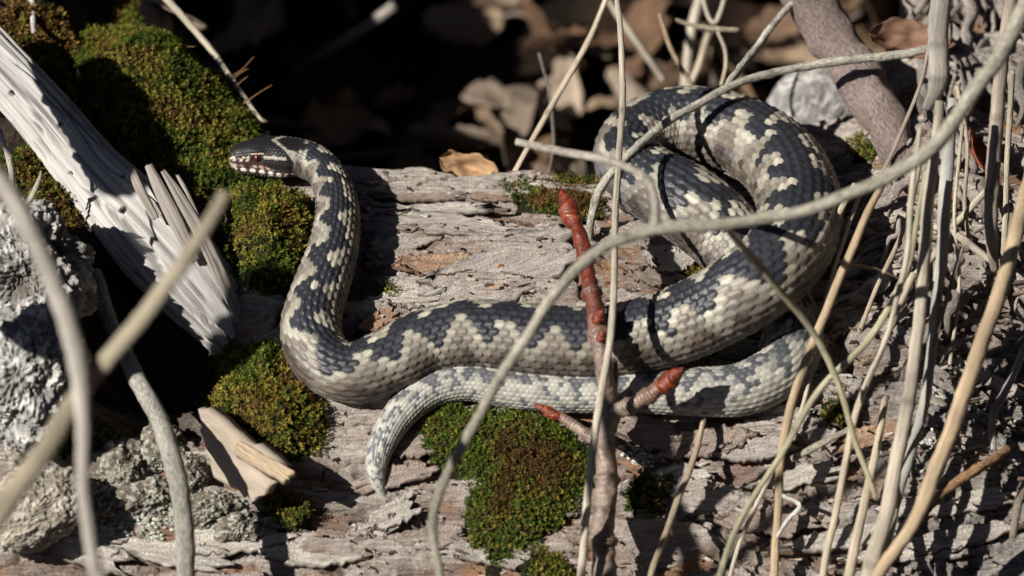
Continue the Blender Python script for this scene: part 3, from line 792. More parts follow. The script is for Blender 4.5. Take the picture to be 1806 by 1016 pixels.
for i, (px, py, rx, ry, rot) in enumerate([(215, 830, 55, 48, .2), (285, 800, 40, 45, .0), (250, 880, 60, 40, .1), (365, 900, 58, 36, .2), (180, 890, 40, 34, .4), (420, 930, 48, 28, .1), (335, 845, 34, 40, .0)]):
    lump('crusted_bark_lump', LL[i], 'bark', px, py, rx, ry, 40, float(hit(px, py)[0] @ FWD) + 0.003, np.array([0.40, 0.40, 0.33]), 30 + i * 3, 0.42, rot, col2=(0.16, 0.13, 0.105), group='lichen crusted bark lumps below the pit', nu=80, nv=110)
lump('pale_stone', 'smooth pale stone behind the coiled snake', 'stone', 1440, 190, 95, 78, 60, .175, np.array([0.50, 0.48, 0.45]), 61, 0.12, 0.3)

def crust(label, poly, colr_, seed, size=0.0011, pitch=0.0012, h=0.001):
    """Granular lichen: many small lobes, too small to pick apart."""
    r = np.random.default_rng(seed)
    W = hit([p[0] for p in poly], [p[1] for p in poly])[:, :2]
    lo, hi = W.min(0), W.max(0)
    gx, gy = np.meshgrid(np.arange(lo[0], hi[0], pitch), np.arange(lo[1], hi[1], pitch))
    x = (gx + r.uniform(-.6, .6, gx.shape) * pitch).ravel(); y = (gy + r.uniform(-.6, .6, gy.shape) * pitch).ravel()
    ok = inside_poly(x + .002 * noise(x * 300, y * 300), y, [tuple(w) for w in W]) & (fbm(x * 200, y * 200, seed=seed) > -0.12)
    x, y = x[ok], y[ok]
    z = land(x, y) + h * r.random(len(x))
    oc = nrm(np.array([[1, 0, .2], [.3, .95, .1], [-.8, .6, .2], [-.8, -.6, 0], [.3, -.95, .2], [0, 0, 1]], float))
    V = (np.stack([x, y, z], 1)[:, None] + oc[None] * (size * (0.5 + 0.9 * r.random((len(x), 1, 1)))) * np.array([1, 1, .7]) * (0.7 + .6 * r.random((len(x), 6, 1)))).reshape(-1, 3)
    b_ = (np.arange(len(x)) * 6)[:, None]
    F = np.concatenate([b_ + np.array([[k, (k + 1) % 5, 5]]) for k in range(5)])
    o = mk('lichen_crust', V, F, M_LICHEN, smooth=False, col=np.repeat(np.asarray(colr_) * (0.7 + .5 * r.random((len(x), 1))), 6, axis=0))
    return tag(o, label, 'lichen', kind='stuff')
crust('granular grey-green lichen on the log under the crusted bark lumps', [(150, 860), (250, 820), (380, 880), (470, 890), (440, 960), (300, 970), (180, 950)], (0.42, 0.44, 0.36), 3)
crust('white crusty fungus patch on the log right of the budded twig', [(1092, 780), (1130, 772), (1150, 785), (1180, 800), (1150, 812), (1110, 805)], (0.72, 0.68, 0.60), 4, size=0.0012)
crust('pale mint lichen flecks near the small moss tuft by the wood chip', [(450, 880), (480, 872), (505, 900), (480, 930), (445, 920)], (0.40, 0.48, 0.40), 6)
crust('pale lichen specks on the log among the dry stalks', [(1600, 760), (1640, 740), (1660, 790), (1620, 810)], (0.55, 0.56, 0.5), 7)

# pale wood chip wedge
def wedge(name, label, cat, quad, depths, thick, col, seed, mat=None, group=None):
    P = np.array([ray(a, b, d) for (a, b), d in zip(quad, depths)])
    nu, nv = 40, 18
    u = np.linspace(0, 1, nu)[:, None, None]; v = np.linspace(0, 1, nv)[None, :, None]
    top = (P[0] * (1 - u) + P[1] * u) * (1 - v) + (P[3] * (1 - u) + P[2] * u) * v
    nn = nrm(np.cross(P[1] - P[0], P[3] - P[0])[None])[0]
    if nn @ FWD > 0: nn = -nn
    uu, vv = u[..., 0] * np.ones((1, nv)), v[..., 0] * np.ones((nu, 1))
    gr = fbm(uu * 4 + seed, vv * 14, seed=seed); e = fbm(uu * 7, vv * 7, seed=seed + 2)
    top = top + nn * (0.0009 * gr)[..., None] + (P[1] - P[0]) * (0.05 * noise(vv * 8, 0 * vv + np.sign(uu - .5), seed=seed + 4) * np.abs(uu - .5) * 2)[..., None] + (P[3] - P[0]) * (0.06 * noise(uu * 7, 0 * uu + np.sign(vv - .5), seed=seed + 5) * np.abs(vv - .5) * 2)[..., None]
    bot = top - nn * thick
    n = nu * nv; F = grid_faces(nu, nv); idx = np.arange(n).reshape(nu, nv)
    rim = np.concatenate([idx[0, :], idx[1:, -1], idx[-1, ::-1][1:], idx[::-1, 0][1:-1]]); rim2 = np.roll(rim, -1)
    L1 = np.linalg.norm(P[1] - P[0]); L2 = np.linalg.norm(P[3] - P[0])
    stt = np.stack([uu * L1, vv * L2, 0 * uu], -1).reshape(-1, 3) + seed
    c = np.asarray(col) * (1 + .25 * gr)[..., None]
    o = mk(name, np.vstack([top.reshape(-1, 3), bot.reshape(-1, 3)]), [F, F[:, ::-1] + n, np.stack([rim, rim + n, rim2 + n, rim2], 1)], mat or M_BRANCH,
           col=np.vstack([c.reshape(-1, 3), c.reshape(-1, 3) * .8]), st=np.vstack([stt, stt + .01]))
    return tag(o, label, cat, group)
wedge('wood_chip', 'pale wedge-shaped wood chip lying below the olive moss cushion', 'wood chip', [(348, 715), (505, 828), (448, 885), (382, 842)], [-.028, -.052, -.046, -.026], 0.006, (0.36, 0.30, 0.235), 5)
wedge('wood_chip', 'small narrow wood strip along the edge of the pale wedge chip', 'wood chip', [(420, 775), (518, 830), (500, 850), (415, 800)], [-.040, -.056, -.056, -.045], 0.003, (0.40, 0.31, 0.21), 6)
wedge('wood_chip', 'tiny orange wood chip on bare bark inside the snake bend', 'wood chip', [(872, 486), (880, 464), (887, 466), (878, 489)], [float(hit(880, 476)[0] @ FWD) - .003] * 4, 0.0015, (0.45, 0.15, 0.05), 7)
wedge('wood_chip', 'short tan splinter standing on bark inside the snake bend', 'wood chip', [(810, 445), (818, 443), (829, 474), (820, 476)], [float(hit(820, 460)[0] @ FWD) - .003] * 4, 0.002, (0.46, 0.38, 0.24), 8)

# ------------------------------------------------------------------ stems and twigs
STRAW = (0.50, 0.42, 0.31); PALE = (0.50, 0.44, 0.345); GREYS = (0.40, 0.36, 0.31); OLIVE = (0.38, 0.35, 0.23); BROWN = (0.30, 0.21, 0.14); TAN = (0.44, 0.33, 0.21); LICH = (0.46, 0.43, 0.36); DIM = (0.20, 0.17, 0.15)
def stem(name, label, rows, w, col, mat=None, cat='stem', nodes=(), rough=0.10, group=None, parent=None, flat=1.0, col2=None, rfreq=300):
    """Tube through (px, py, depth) rows; w = width in picture pixels, one value or one for each row."""
    rows = list(rows)
    ww = np.full(len(rows), w, float) if np.isscalar(w) else np.asarray(w, float)
    if rows[-1][1] > 1000:                    # rooted in the land below the picture
        yb = 1300 if rows[-1][2] > -.12 else 1900
        xb = rows[-1][0] + (rows[-1][0] - rows[-2][0]) * 0.8
        rows.append((xb, yb, float(hit(xb, yb)[0] @ FWD) + .004)); ww = np.append(ww, ww[-1])
    P = P3(rows)
    Q, q = spline(np.hstack([P, ww[:, None] * S * 0.5]), step=0.0016)
    r = Q[:, 3].copy()
    sd = abs(hash(label)) % 1000 if False else (len(label) * 37 + int(rows[0][0]) * 13 + int(rows[0][1])) % 997
    t = q / q[-1]
    cols = np.tile(np.asarray(col, float), (len(Q), 1))
    if col2 is not None: cols = cols + (np.asarray(col2) - cols) * ss(0.2, 0.8, t)[:, None]
    for k in nodes:
        gk = np.exp(-((q - k * q[-1]) / 0.0016) ** 2)
        r = r * (1 + 0.11 * gk); cols = cols * (1 - 0.4 * gk[:, None])
    Cc = Q[:, :3] + 0.0012 * np.stack([noise(q * 17, 0 * q, seed=sd + 3), noise(q * 17, 0 * q + 5, seed=sd + 3), noise(q * 17, 0 * q + 9, seed=sd + 3)], 1) + 0.0006 * np.stack([noise(q * 45, 0 * q, seed=sd), noise(q * 45, 0 * q + 5, seed=sd), noise(q * 45, 0 * q + 9, seed=sd)], 1)
    V, F, st, s_ = tube_geo(Cc, r, nv=12, rough=rough, seed=sd, flat=flat, rfreq=rfreq)
    cols = cols * (1 + 0.30 * fbm(q * 55, 0 * q, seed=sd + 1, oct=3))[:, None]
    cv = np.repeat(cols, 12, axis=0) * (1 + .22 * noise(np.repeat(q * 30, 12), np.tile(np.arange(12) * .9, len(q)), seed=sd + 2))[:, None]
    cv = np.vstack([cv, cols[:1], cols[-1:]])
    o = mk(name, V, F, mat or M_STRAW, parent=parent, base=Q[-1, :3] if parent is None else None, col=np.clip(cv, .01, .85), st=st + sd * 0.11)
    if parent is None: tag(o, label, cat, group)
    return o

GS = 'dry_grass_stem'
# behind the snake
stem(GS, 'straight pale straw lying from the top down to the moss mound', [(275, -20, .13), (360, 85, .11), (448, 200, .085), (470, 215, .085)], [13, 12, 8, 6], PALE)
stem('fallen_twig', 'out of focus grey twig with an orange cut end in the dark hollow', [(692, 10, .30), (640, 45, .31), (570, 90, .32), (520, 125, .33)], [22, 20, 18, 16], GREYS, M_TWIG, 'twig', col2=DIM)
stem(GS, 'slanting jointed straw standing behind the log left of the coil', [(1072, -15, .10), (1022, 108, .095), (975, 195, .09), (910, 306, .08)], [10, 11, 11, 10], STRAW, nodes=(0.38, 0.66))
stem(GS, 'blurred pale straw slanting down behind the tall upright straw', [(1068, -10, .2), (1110, 50, .2), (1172, 142, .21)], [12, 15, 15], PALE)
stem('dead_twig', 'thin brown bent twig hanging over the top of the coil', [(1160, 20, .14), (1178, 75, .14), (1200, 115, .14), (1216, 140, .14), (1222, 165, .13)], [7, 9, 9, 8, 6], TAN, M_TWIG, 'twig')
stem(GS, 'broad blurred upright straw behind the coil', [(1238, -15, .24), (1218, 70, .24), (1205, 160, .24)], [20, 19, 18], PALE)
stem(GS, 'looped thin straw hanging at the top above the coil', [(1243, -10, .16), (1252, 25, .16), (1262, 36, .16), (1272, 15, .16), (1280, -12, .16)], 8, PALE)
stem('forked_twig', 'horizontal broken twig tip pointing right above the coil', [(1190, 32, .13), (1215, 40, .13), (1255, 48, .13), (1303, 53, .13)], [6, 8, 10, 8], STRAW, M_TWIG, 'twig')
stem(GS, 'curved thin straw drooping behind the top of the coil', [(1263, 52, .13), (1276, 85, .13), (1277, 115, .13), (1270, 150, .125)], [7, 7, 7, 6], STRAW)
stem(GS, 'blurred straw leaning right behind the coil', [(1255, 60, .21), (1238, 110, .21), (1215, 160, .21)], [14, 13, 12], STRAW)
stem('lichened_twig', 'rough lichened twig rising from the long twig to the bark-covered branch', [(1425, -20, .10), (1378, 30, .09), (1335, 85, .08), (1298, 135, .06), (1285, 152, .055)], [15, 12, 14, 13, 10], LICH, M_TWIG, 'twig', nodes=(0.35, 0.6), rough=.25)
stem('lichened_twig', 'long rough lichened twig arching over the top of the coil', [(1660, 84, .06), (1560, 100, .058), (1460, 114, .056), (1370, 130, .055), (1290, 150, .05), (1225, 183, .045), (1165, 222, .04), (1110, 272, .035), (1063, 330, .03), (1046, 380, .03), (1042, 430, .036)],
     [16, 16, 16, 15, 15, 15, 15, 15, 15, 14, 12], LICH, M_TWIG, 'twig', nodes=(0.2, 0.38, 0.52, 0.66, 0.8, 0.9), rough=.22)
stem('dead_stalk', 'thin shadowed stalk with a tiny white tip in the hollow', [(952, 95, .13), (965, 150, .13), (972, 210, .125), (975, 260, .12), (965, 310, .11)], [6, 5, 6, 7, 6], DIM, M_TWIG, 'stalk')

# blurred stalks before the snake
arch = empty('arching_stalk', ray(772, 1100, -.10)); tag(arch, 'long blurred greenish-grey stalk arching across the whole coil in front of it', 'stalk')
stem('main_stalk', 'a', [(1850, -60, -.13), (1745, 120, -.14), (1650, 245, -.15), (1560, 310, -.15), (1440, 362, -.15), (1300, 393, -.15), (1160, 400, -.15), (1080, 425, -.15), (1010, 480, -.15), (950, 552, -.15), (890, 650, -.145), (828, 755, -.135), (775, 860, -.13), (760, 935, -.13), (772, 1030, -.13), (790, 1150, -.13)],
     [30, 27, 25, 23, 21, 20, 23, 20, 19, 18, 18, 17, 16, 15, 14, 14], (0.42, 0.39, 0.31), M_TWIG, parent=arch, nodes=(0.36, 0.49), rough=.10, rfreq=120)
stem('side_stalk', 'b', [(1160, 402, -.15), (1160, 355, -.14), (1140, 315, -.125), (1090, 290, -.11), (1000, 268, -.09), (908, 248, -.08)], [18, 14, 13, 14, 14, 12], (0.44, 0.40, 0.33), M_TWIG, parent=arch, nodes=(0.3,), rough=.10)
stem('side_stalk', 'c', [(1283, 396, -.15), (1300, 425, -.13), (1360, 492, -.10), (1430, 585, -.08), (1475, 680, -.075), (1505, 780, -.07), (1545, 880, -.068)], [10, 13, 13, 12, 11, 10, 8], OLIVE, M_STRAW, parent=arch, nodes=(0.25, 0.6))
stem(GS, 'tall upright straw crossing the whole scene beside the budded twig', [(1092, -20, .03), (1095, 80, .026), (1097, 170, .02), (1088, 290, -.002), (1083, 420, -.03), (1076, 550, -.050), (1062, 690, -.060), (1046, 830, -.066), (1020, 1040, -.072), (1005, 1150, -.07)],
     [10, 11, 12, 12, 12, 13, 13, 14, 14, 14], PALE, nodes=(0.155,))
stem(GS, 'blurred grey stalk bending down across the crusted bark', [(-40, 270, -.30), (20, 350, -.30), (70, 450, -.30), (115, 560, -.30), (142, 660, -.30), (150, 760, -.30), (148, 870, -.30), (165, 1000, -.30), (180, 1120, -.3)], [36, 34, 32, 32, 30, 24, 22, 22, 20], (0.42, 0.38, 0.33), nodes=(0.5,))
stem(GS, 'broad blurred flat straw slanting over the dark pit', [(392, 345, -.32), (345, 430, -.31), (302, 490, -.30), (220, 592, -.30), (145, 682, -.29), (80, 780, -.30), (10, 885, -.31), (-60, 980, -.32)], [20, 24, 28, 28, 30, 34, 36, 36], (0.42, 0.36, 0.26), flat=.5)
stem('curved_twig', 'thick blurred grey twig curving down out of the pit', [(165, 480, .01), (205, 590, -.01), (250, 680, -.03), (290, 750, -.05), (318, 840, -.068), (326, 920, -.075), (322, 1030, -.08), (315, 1130, -.085)], [26, 30, 32, 34, 34, 34, 32, 30], (0.38, 0.36, 0.31), M_TWIG, 'twig')
stem(GS, 'short pale upright straw at the golden brown moss', [(54, -20, .10), (57, 20, .09), (57, 55, .07)], [12, 11, 9], (0.62, .58, .55))
stem('pale_grass_blade', 'thin whitish grass blade standing left of the branch', [(0, 232, -.01), (14, 280, -.012), (22, 320, -.01), (24, 355, -.005)], [7, 9, 10, 8], (0.6, .55, .5), cat='blade', flat=.4)
stem('pale_grass_blade', 'forked thin whitish blade beside the knotty wood lump', [(34, 235, -.012), (24, 270, -.012), (22, 320, -.008)], [3, 6, 7], (0.55, .45, .35), cat='blade', flat=.4)
stem('pale_grass_blade', 'short curled pale blade on top of the knotty wood lump', [(40, 368, -.03), (52, 350, -.035), (66, 318, -.03), (70, 300, -.025)], [8, 10, 7, 3], (0.55, .5, .4), cat='blade', flat=.4)

# the stand of dry stalks on the right
R_ = [
 ('broad weathered flat stalk standing at the top by the bark-covered branch', [(1655, -30, -.05), (1655, 60, -.05), (1658, 140, -.05), (1640, 190, -.04)], [38, 38, 34, 20], (0.40, 0.36, 0.31), .5),
 ('thick tan stalk leaning from the root mass down to the silvered wood', [(1840, 240, -.06), (1800, 370, -.07), (1760, 520, -.075), (1700, 680, -.085), (1650, 830, -.09), (1600, 940, -.09), (1540, 1030, -.09), (1500, 1120, -.09)], [24, 25, 26, 28, 28, 24, 22, 20], TAN, 1),
 ('upright brown stalk in front of the root mass', [(1790, -20, -.03), (1770, 120, -.03), (1755, 280, -.03), (1750, 400, -.03), (1755, 480, -.02)], [22, 24, 26, 24, 16], (0.33, .27, .22), 1),
 ('mottled straw curving down past the end of the coil', [(1562, 320, -.02), (1520, 410, -.03), (1475, 500, -.035), (1437, 590, -.04), (1405, 690, -.045), (1382, 800, -.045), (1368, 920, -.045), (1362, 1040, -.05)], [12, 15, 16, 16, 16, 16, 15, 14], TAN, 1),
 ('short broken straw resting against the crossing of the coil', [(1512, 325, -.005), (1470, 400, -.01), (1426, 492, -.012)], [10, 12, 11], STRAW, 1),
 ('narrow pale straw beside the mottled one', [(1518, 330, .0), (1490, 410, -.005), (1466, 490, -.008), (1450, 560, -.012), (1430, 640, -.018), (1405, 740, -.022), (1350, 860, -.03), (1290, 1030, -.05)], [7, 9, 8, 7, 8, 8, 8, 8], PALE, 1),
 ('long olive straw slanting down to the log foot', [(1640, 300, -.05), (1612, 430, -.055), (1590, 495, -.06), (1530, 600, -.065), (1445, 690, -.07), (1380, 800, -.075), (1310, 910, -.08), (1262, 1030, -.09)], [9, 10, 12, 12, 12, 11, 10, 10], OLIVE, 1),
 ('straight tan straw ending in the middle of the log foot', [(1605, 480, -.05), (1565, 590, -.055), (1525, 690, -.06), (1497, 780, -.06), (1475, 880, -.065), (1448, 1030, -.07)], [10, 11, 12, 12, 13, 13], STRAW, 1),
 ('thick pale straw in the middle of the bundle', [(1655, 180, -.06), (1645, 330, -.06), (1628, 500, -.065), (1605, 680, -.07), (1580, 800, -.075), (1555, 920, -.08), (1525, 1040, -.085)], [16, 20, 22, 24, 26, 28, 28], (0.47, .41, .32), .7),
 ('lichen speckled grey straw at the back of the bundle', [(1680, 180, -.03), (1668, 330, -.035), (1650, 520, -.04), (1630, 680, -.045), (1605, 800, -.05), (1575, 930, -.06), (1545, 1040, -.07)], [18, 24, 20, 18, 18, 16, 16], (0.40, .38, .34), 1),
 ('thin olive straw between the two thick ones of the bundle', [(1648, 330, -.045), (1632, 470, -.05), (1612, 620, -.055), (1590, 760, -.06), (1560, 900, -.065), (1535, 1040, -.07)], [10, 12, 13, 13, 12, 12], OLIVE, 1),
 ('slender pale straw left of the bundle', [(1625, 230, -.07), (1610, 360, -.07), (1600, 470, -.07), (1560, 600, -.07), (1520, 690, -.07)], [9, 11, 10, 9, 7], PALE, 1),
 ('short straw leaning on the log beneath the coil', [(1238, 735, -.024), (1222, 800, -.034), (1190, 900, -.05), (1142, 1040, -.07)], [9, 11, 12, 11], (0.42, .33, .23), 1),
 ('short thick straw rising from the log foot', [(1565, 700, -.045), (1550, 790, -.055), (1530, 880, -.06), (1500, 1030, -.075)], [12, 14, 16, 18], STRAW, 1),
 ('pale dry stick wedged across the root mass', [(1590, 375, .0), (1630, 395, -.005), (1690, 415, -.008), (1760, 462, -.01)], [9, 12, 14, 12], PALE, 1),
 ('reddish thin stem hidden among the straws', [(1530, 690, -.03), (1500, 700, -.03), (1470, 480, -.005), (1410, 425, -.002)][2:], [7, 5], BROWN, 1),
]
for i, (lb, rows, w, c_, fl_) in enumerate(R_):
    if len(rows) < 3: rows = [rows[0], tuple((np.array(rows[0]) + np.array(rows[1])) / 2), rows[1]]; w = [w[0], w[0], w[1]]
    stem(GS, lb, rows, w, c_, flat=fl_, nodes=() if i % 2 else (0.45, 0.7), cat='stalk', group='dry stalks standing right of the snake')
rx_ = np.random.default_rng(77)
EX = ['on the left rim of the bundle', 'behind the thick tan stalk', 'between root mass and bundle', 'close to the russet leaf', 'against the bark-covered branch', 'over the wedged pale stick', 'above the silvered wood', 'beside the lichen speckled straw', 'in front of the upright brown stalk', 'at the foot of the bundle']
for i, (xx, yy, ln_, an_) in enumerate([(1570, 430, 330, 1.9), (1745, 560, 380, 1.85), (1690, 430, 420, 1.62), (1700, 300, 300, 1.5), (1600, 200, 260, 1.9), (1670, 420, 260, 2.3), (1720, 650, 260, 1.8), (1640, 640, 420, 1.75), (1775, 330, 420, 1.66), (1560, 860, 260, 1.95)]):
    rows = [(xx + math.cos(an_) * ln_ * t + rx_.normal(0, 6), yy + math.sin(an_) * ln_ * t, min(float(hit(xx, yy)[0] @ FWD), .1) - .02 - .02 * rx_.random()) for t in (-.5, -.15, .2, .5)]
    stem(GS, 'thin dull dry stalk ' + EX[i], rows, rx_.uniform(6, 13), np.array([(0.36, .29, .22), (0.30, .25, .20), (0.46, .40, .30)][i % 3]), cat='stalk', group='dry stalks standing right of the snake')
stem('brown_stick', 'rusty brown stick sloping over the silvered wood', [(1775, 790, -.03), (1720, 825, -.045), (1660, 868, -.055), (1610, 930, -.065), (1570, 990, -.07)], [16, 18, 17, 14, 10], (0.36, .21, .11), M_TWIG, 'stick', rough=.3)
stem('grey_root', 'smooth grey root bending down onto the silvered wood', [(1810, 610, -.01), (1775, 680, -.02), (1752, 740, -.03), (1752, 800, -.035)], [14, 15, 14, 12], (0.40, .36, .33), M_TWIG, 'root')
stem('grey_root', 'dark slanting root stub at the outer end of the silvered wood', [(1815, 850, -.05), (1798, 900, -.055), (1788, 950, -.055)], [12, 16, 12], (0.30, .25, .20), M_TWIG, 'root')
stem('lichened_twig', 'small whitish forked twig lying on the log foot', [(1378, 870, -.045), (1412, 888, -.05), (1392, 915, -.05), (1374, 945, -.05)], [7, 8, 8, 6], (0.60, .58, .52), M_TWIG, 'twig', rough=.25)
stem('lichened_twig', 'short white lichened twig leaning on the coil near the crossing', [(1385, 500, .0), (1370, 535, -.004), (1355, 580, -.006), (1340, 618, -.004)], [8, 9, 9, 7], (0.62, .60, .55), M_TWIG, 'twig', rough=.3)
stem('dead_twig', 'greenish short twig resting on the log right of the coil end', [(1400, 812, -.035), (1440, 790, -.04), (1500, 755, -.04)], [12, 12, 10], (0.36, .33, .25), M_TWIG, 'twig', rough=.2)
stem('dead_twig', 'thin dark twig slanting over the bark right of the coil', [(1410, 425, .0), (1460, 445, -.005), (1530, 470, .0), (1590, 500, .005)], [6, 7, 7, 6], TAN, M_TWIG, 'twig')

# bark-covered branch top right
stem('bark_covered_branch', 'thick purplish bark-covered branch slanting down behind the coil', [(1385, -70, .11), (1440, 20, .10), (1500, 110, .085), (1555, 200, .07), (1600, 300, .055)], [90, 92, 84, 88, 60], (0.25, .195, .175), M_TWIG, 'branch', rough=.24, rfreq=110)
def caster(name, label, targets, width):  # unseen branch traced back along the sunlight so its shadow meets the targets
    rows_ = []
    for (a_, b_, s_, _w) in targets:
        v_ = hit(a_, b_)[0] - LDIR * s_ - CAMPOS; dd_ = v_ @ FWD
        rows_.append((903 + (v_ @ RIGHT) / dd_ * DIST / S, 508 - (v_ @ UPV) / dd_ * DIST / S, dd_ - DIST))
    stem(name, label, rows_, [t_[3] * width for t_ in targets], GREYS, M_TWIG, 'branch', rough=.15)
caster('shadow_branch', 'dead branch drooping over the moss mound from a bush beyond the scene', [(205, 120, .150, .5), (228, 175, .153, 1), (285, 285, .160, 1), (310, 330, .172, 1), (316, 345, .3, 1), (318, 350, .6, .9)], 84)
caster('shadow_branch', 'thicker dead branch drooping over the pit from a bush beyond the scene', [(360, 720, .26, .7), (405, 655, .265, 1), (455, 595, .275, 1.1), (485, 545, .30, 1), (488, 540, .45, 1), (490, 536, .7, .9)], 120)

# ------------------------------------------------------------------ twig with red buds
RED = np.array([0.15, 0.026, 0.010]); GBR = np.array([0.22, 0.165, 0.13])
BT = [(1078, 1130, -.068), (1066, 1010, -.058), (1062, 940, -.054), (1070, 860, -.048), (1068, 780, -.042), (1072, 715, -.036), (1064, 650, -.044), (1056, 590, -.042), (1048, 540, -.036), (1036, 480, -.026), (1024, 425, -.017), (1012, 385, -.010)]
twig = empty('budded_twig', P3(BT)[0]); tag(twig, 'upright grey-brown twig with shiny red buds rising in front of the snake', 'twig')
def budtwig(name, rows, w, cols, nodes, rings):
    P = P3(rows)
    Q, q = spline(np.hstack([P, np.asarray(w)[:, None] * S * .5, np.asarray(cols)]), step=0.0005)
    r = Q[:, 3].copy(); c = Q[:, 4:7].copy()
    for k_ in nodes:
        gk = np.exp(-((q / q[-1] - k_) * q[-1] / 0.0018) ** 2); r *= 1 + .30 * gk; c = c + (np.array([.13, .085, .06]) - c) * (.6 * gk)[:, None]
    for (a, b) in rings:
        m = ss(a - .01, a, q / q[-1]) * ss(b + .01, b, q / q[-1])
        wv = np.sin(q * 4200 + 2.5 * noise(q * 300, 0 * q, seed=4))
        r *= 1 + .07 * wv * m; c = c * (1 + .35 * wv * m)[:, None]; c = c + (np.array([.26, .19, .13]) - c) * (.55 * m * ss(.1, .6, wv) * ss(.2, -.2, noise(q * 130, 0 * q, seed=3)))[:, None]
    c = c * (1 + .3 * noise(q * 240, 0 * q, seed=8))[:, None]
    pt = ss(.15, .6, fbm(q * 60, 0 * q, seed=18, oct=3))[:, None]
    c = c + (GBR * .8 - c) * .6 * pt
    V, F, st, s_ = tube_geo(Q[:, :3] + .0005 * np.stack([noise(q * 90, 0 * q, seed=31), 0 * q, noise(q * 90, 0 * q + 4, seed=32)], 1), r, nv=20, rough=.16, seed=5, rfreq=330)
    cc = np.repeat(c, 20, axis=0)
    return mk(name, V, F, M_BUD, parent=twig, col=np.clip(np.vstack([cc, c[:1], c[-1:]]), .01, .7), st=st)
mixc = [GBR * .95] * 4 + [GBR * 1.1, GBR * 1.05, GBR, RED * .4 + GBR * .6, RED * .9 + GBR * .1, RED * 1.05, RED * .95, RED]
budtwig('main_shoot', BT, [46, 44, 40, 38, 36, 36, 30, 31, 31, 26, 27, 20], mixc, (0.22, 0.36, 0.50, 0.70, 0.80, 0.885), ((0.795, 0.805), (0.88, 0.90), (0.2, 0.24)))
budtwig('side_shoot', [(1070, 735, -.036), (1090, 722, -.040), (1115, 712, -.044), (1145, 696, -.047), (1168, 678, -.049)], [30, 27, 26, 26, 24], [GBR, GBR, GBR * .9, RED * .5 + GBR * .5, RED * .8 + GBR * .1], (0.4, 0.75), ((0.2, 1.0),))
budtwig('side_shoot', [(1062, 790, -.044), (1040, 770, -.040), (1015, 752, -.036), (985, 733, -.033)], [22, 20, 20, 16], [GBR, GBR, GBR * .9 + RED * .1, RED * .4 + GBR * .5], (0.4,), ((0.3, 1.0),))
budtwig('side_shoot', [(1080, 700, -.037), (1083, 670, -.037), (1084, 640, -.036)], [14, 13, 8], [GBR, GBR * .9, RED * .6], (), ())
def bud(a, b, w):
    A = ray(*a); Bp = ray(*b); n_, nv_ = 40, 24
    t = np.linspace(0, 1, n_)
    ax = nrm((Bp - A)[None])[0]; e1 = nrm(np.cross(ax, [0.2, 1, .1])[None])[0]; e2 = np.cross(ax, e1)
    prof = np.interp(t, [0, .08, .3, .5, .75, .92, 1], [.45, .72, 1, .95, .6, .26, .05]) * w * S * .5
    ph = np.linspace(0, 2 * np.pi, nv_, endpoint=False)
    sp = np.mod(t[:, None] * 3.2 + 0.45 * np.abs(np.mod(ph[None] / np.pi + np.floor(t[:, None] * 3.2) * .5, 1) - .5) * 2, 1)
    rr = prof[:, None] * (0.86 + .26 * sp)
    V = A + ax * ((Bp - A) @ ax) * t[:, None, None] + rr[..., None] * (np.cos(ph)[None, :, None] * e1 + np.sin(ph)[None, :, None] * e2)
    c = RED * (0.75 + .7 * sp)[..., None] + np.array([.07, .03, .01]) * (sp > .82)[..., None]
    mk('bud', V.reshape(-1, 3), grid_faces(n_, nv_, True), M_BUD, parent=twig, col=np.clip(c, .01, .7).reshape(-1, 3), st=np.stack([t[:, None] * .02 + 0 * ph, .003 * np.cos(ph)[None] + 0 * t[:, None], .003 * np.sin(ph)[None] + 0 * t[:, None]], -1).reshape(-1, 3))
bud((1016, 402, -.013), (990, 333, -.002), 38)
bud((1160, 690, -.048), (1206, 648, -.052), 36)
bud((990, 738, -.034), (940, 712, -.031), 20)
bud((1050, 572, -.043), (1064, 545, -.045), 24)
bud((1058, 604, -.046), (1064, 582, -.049), 18)

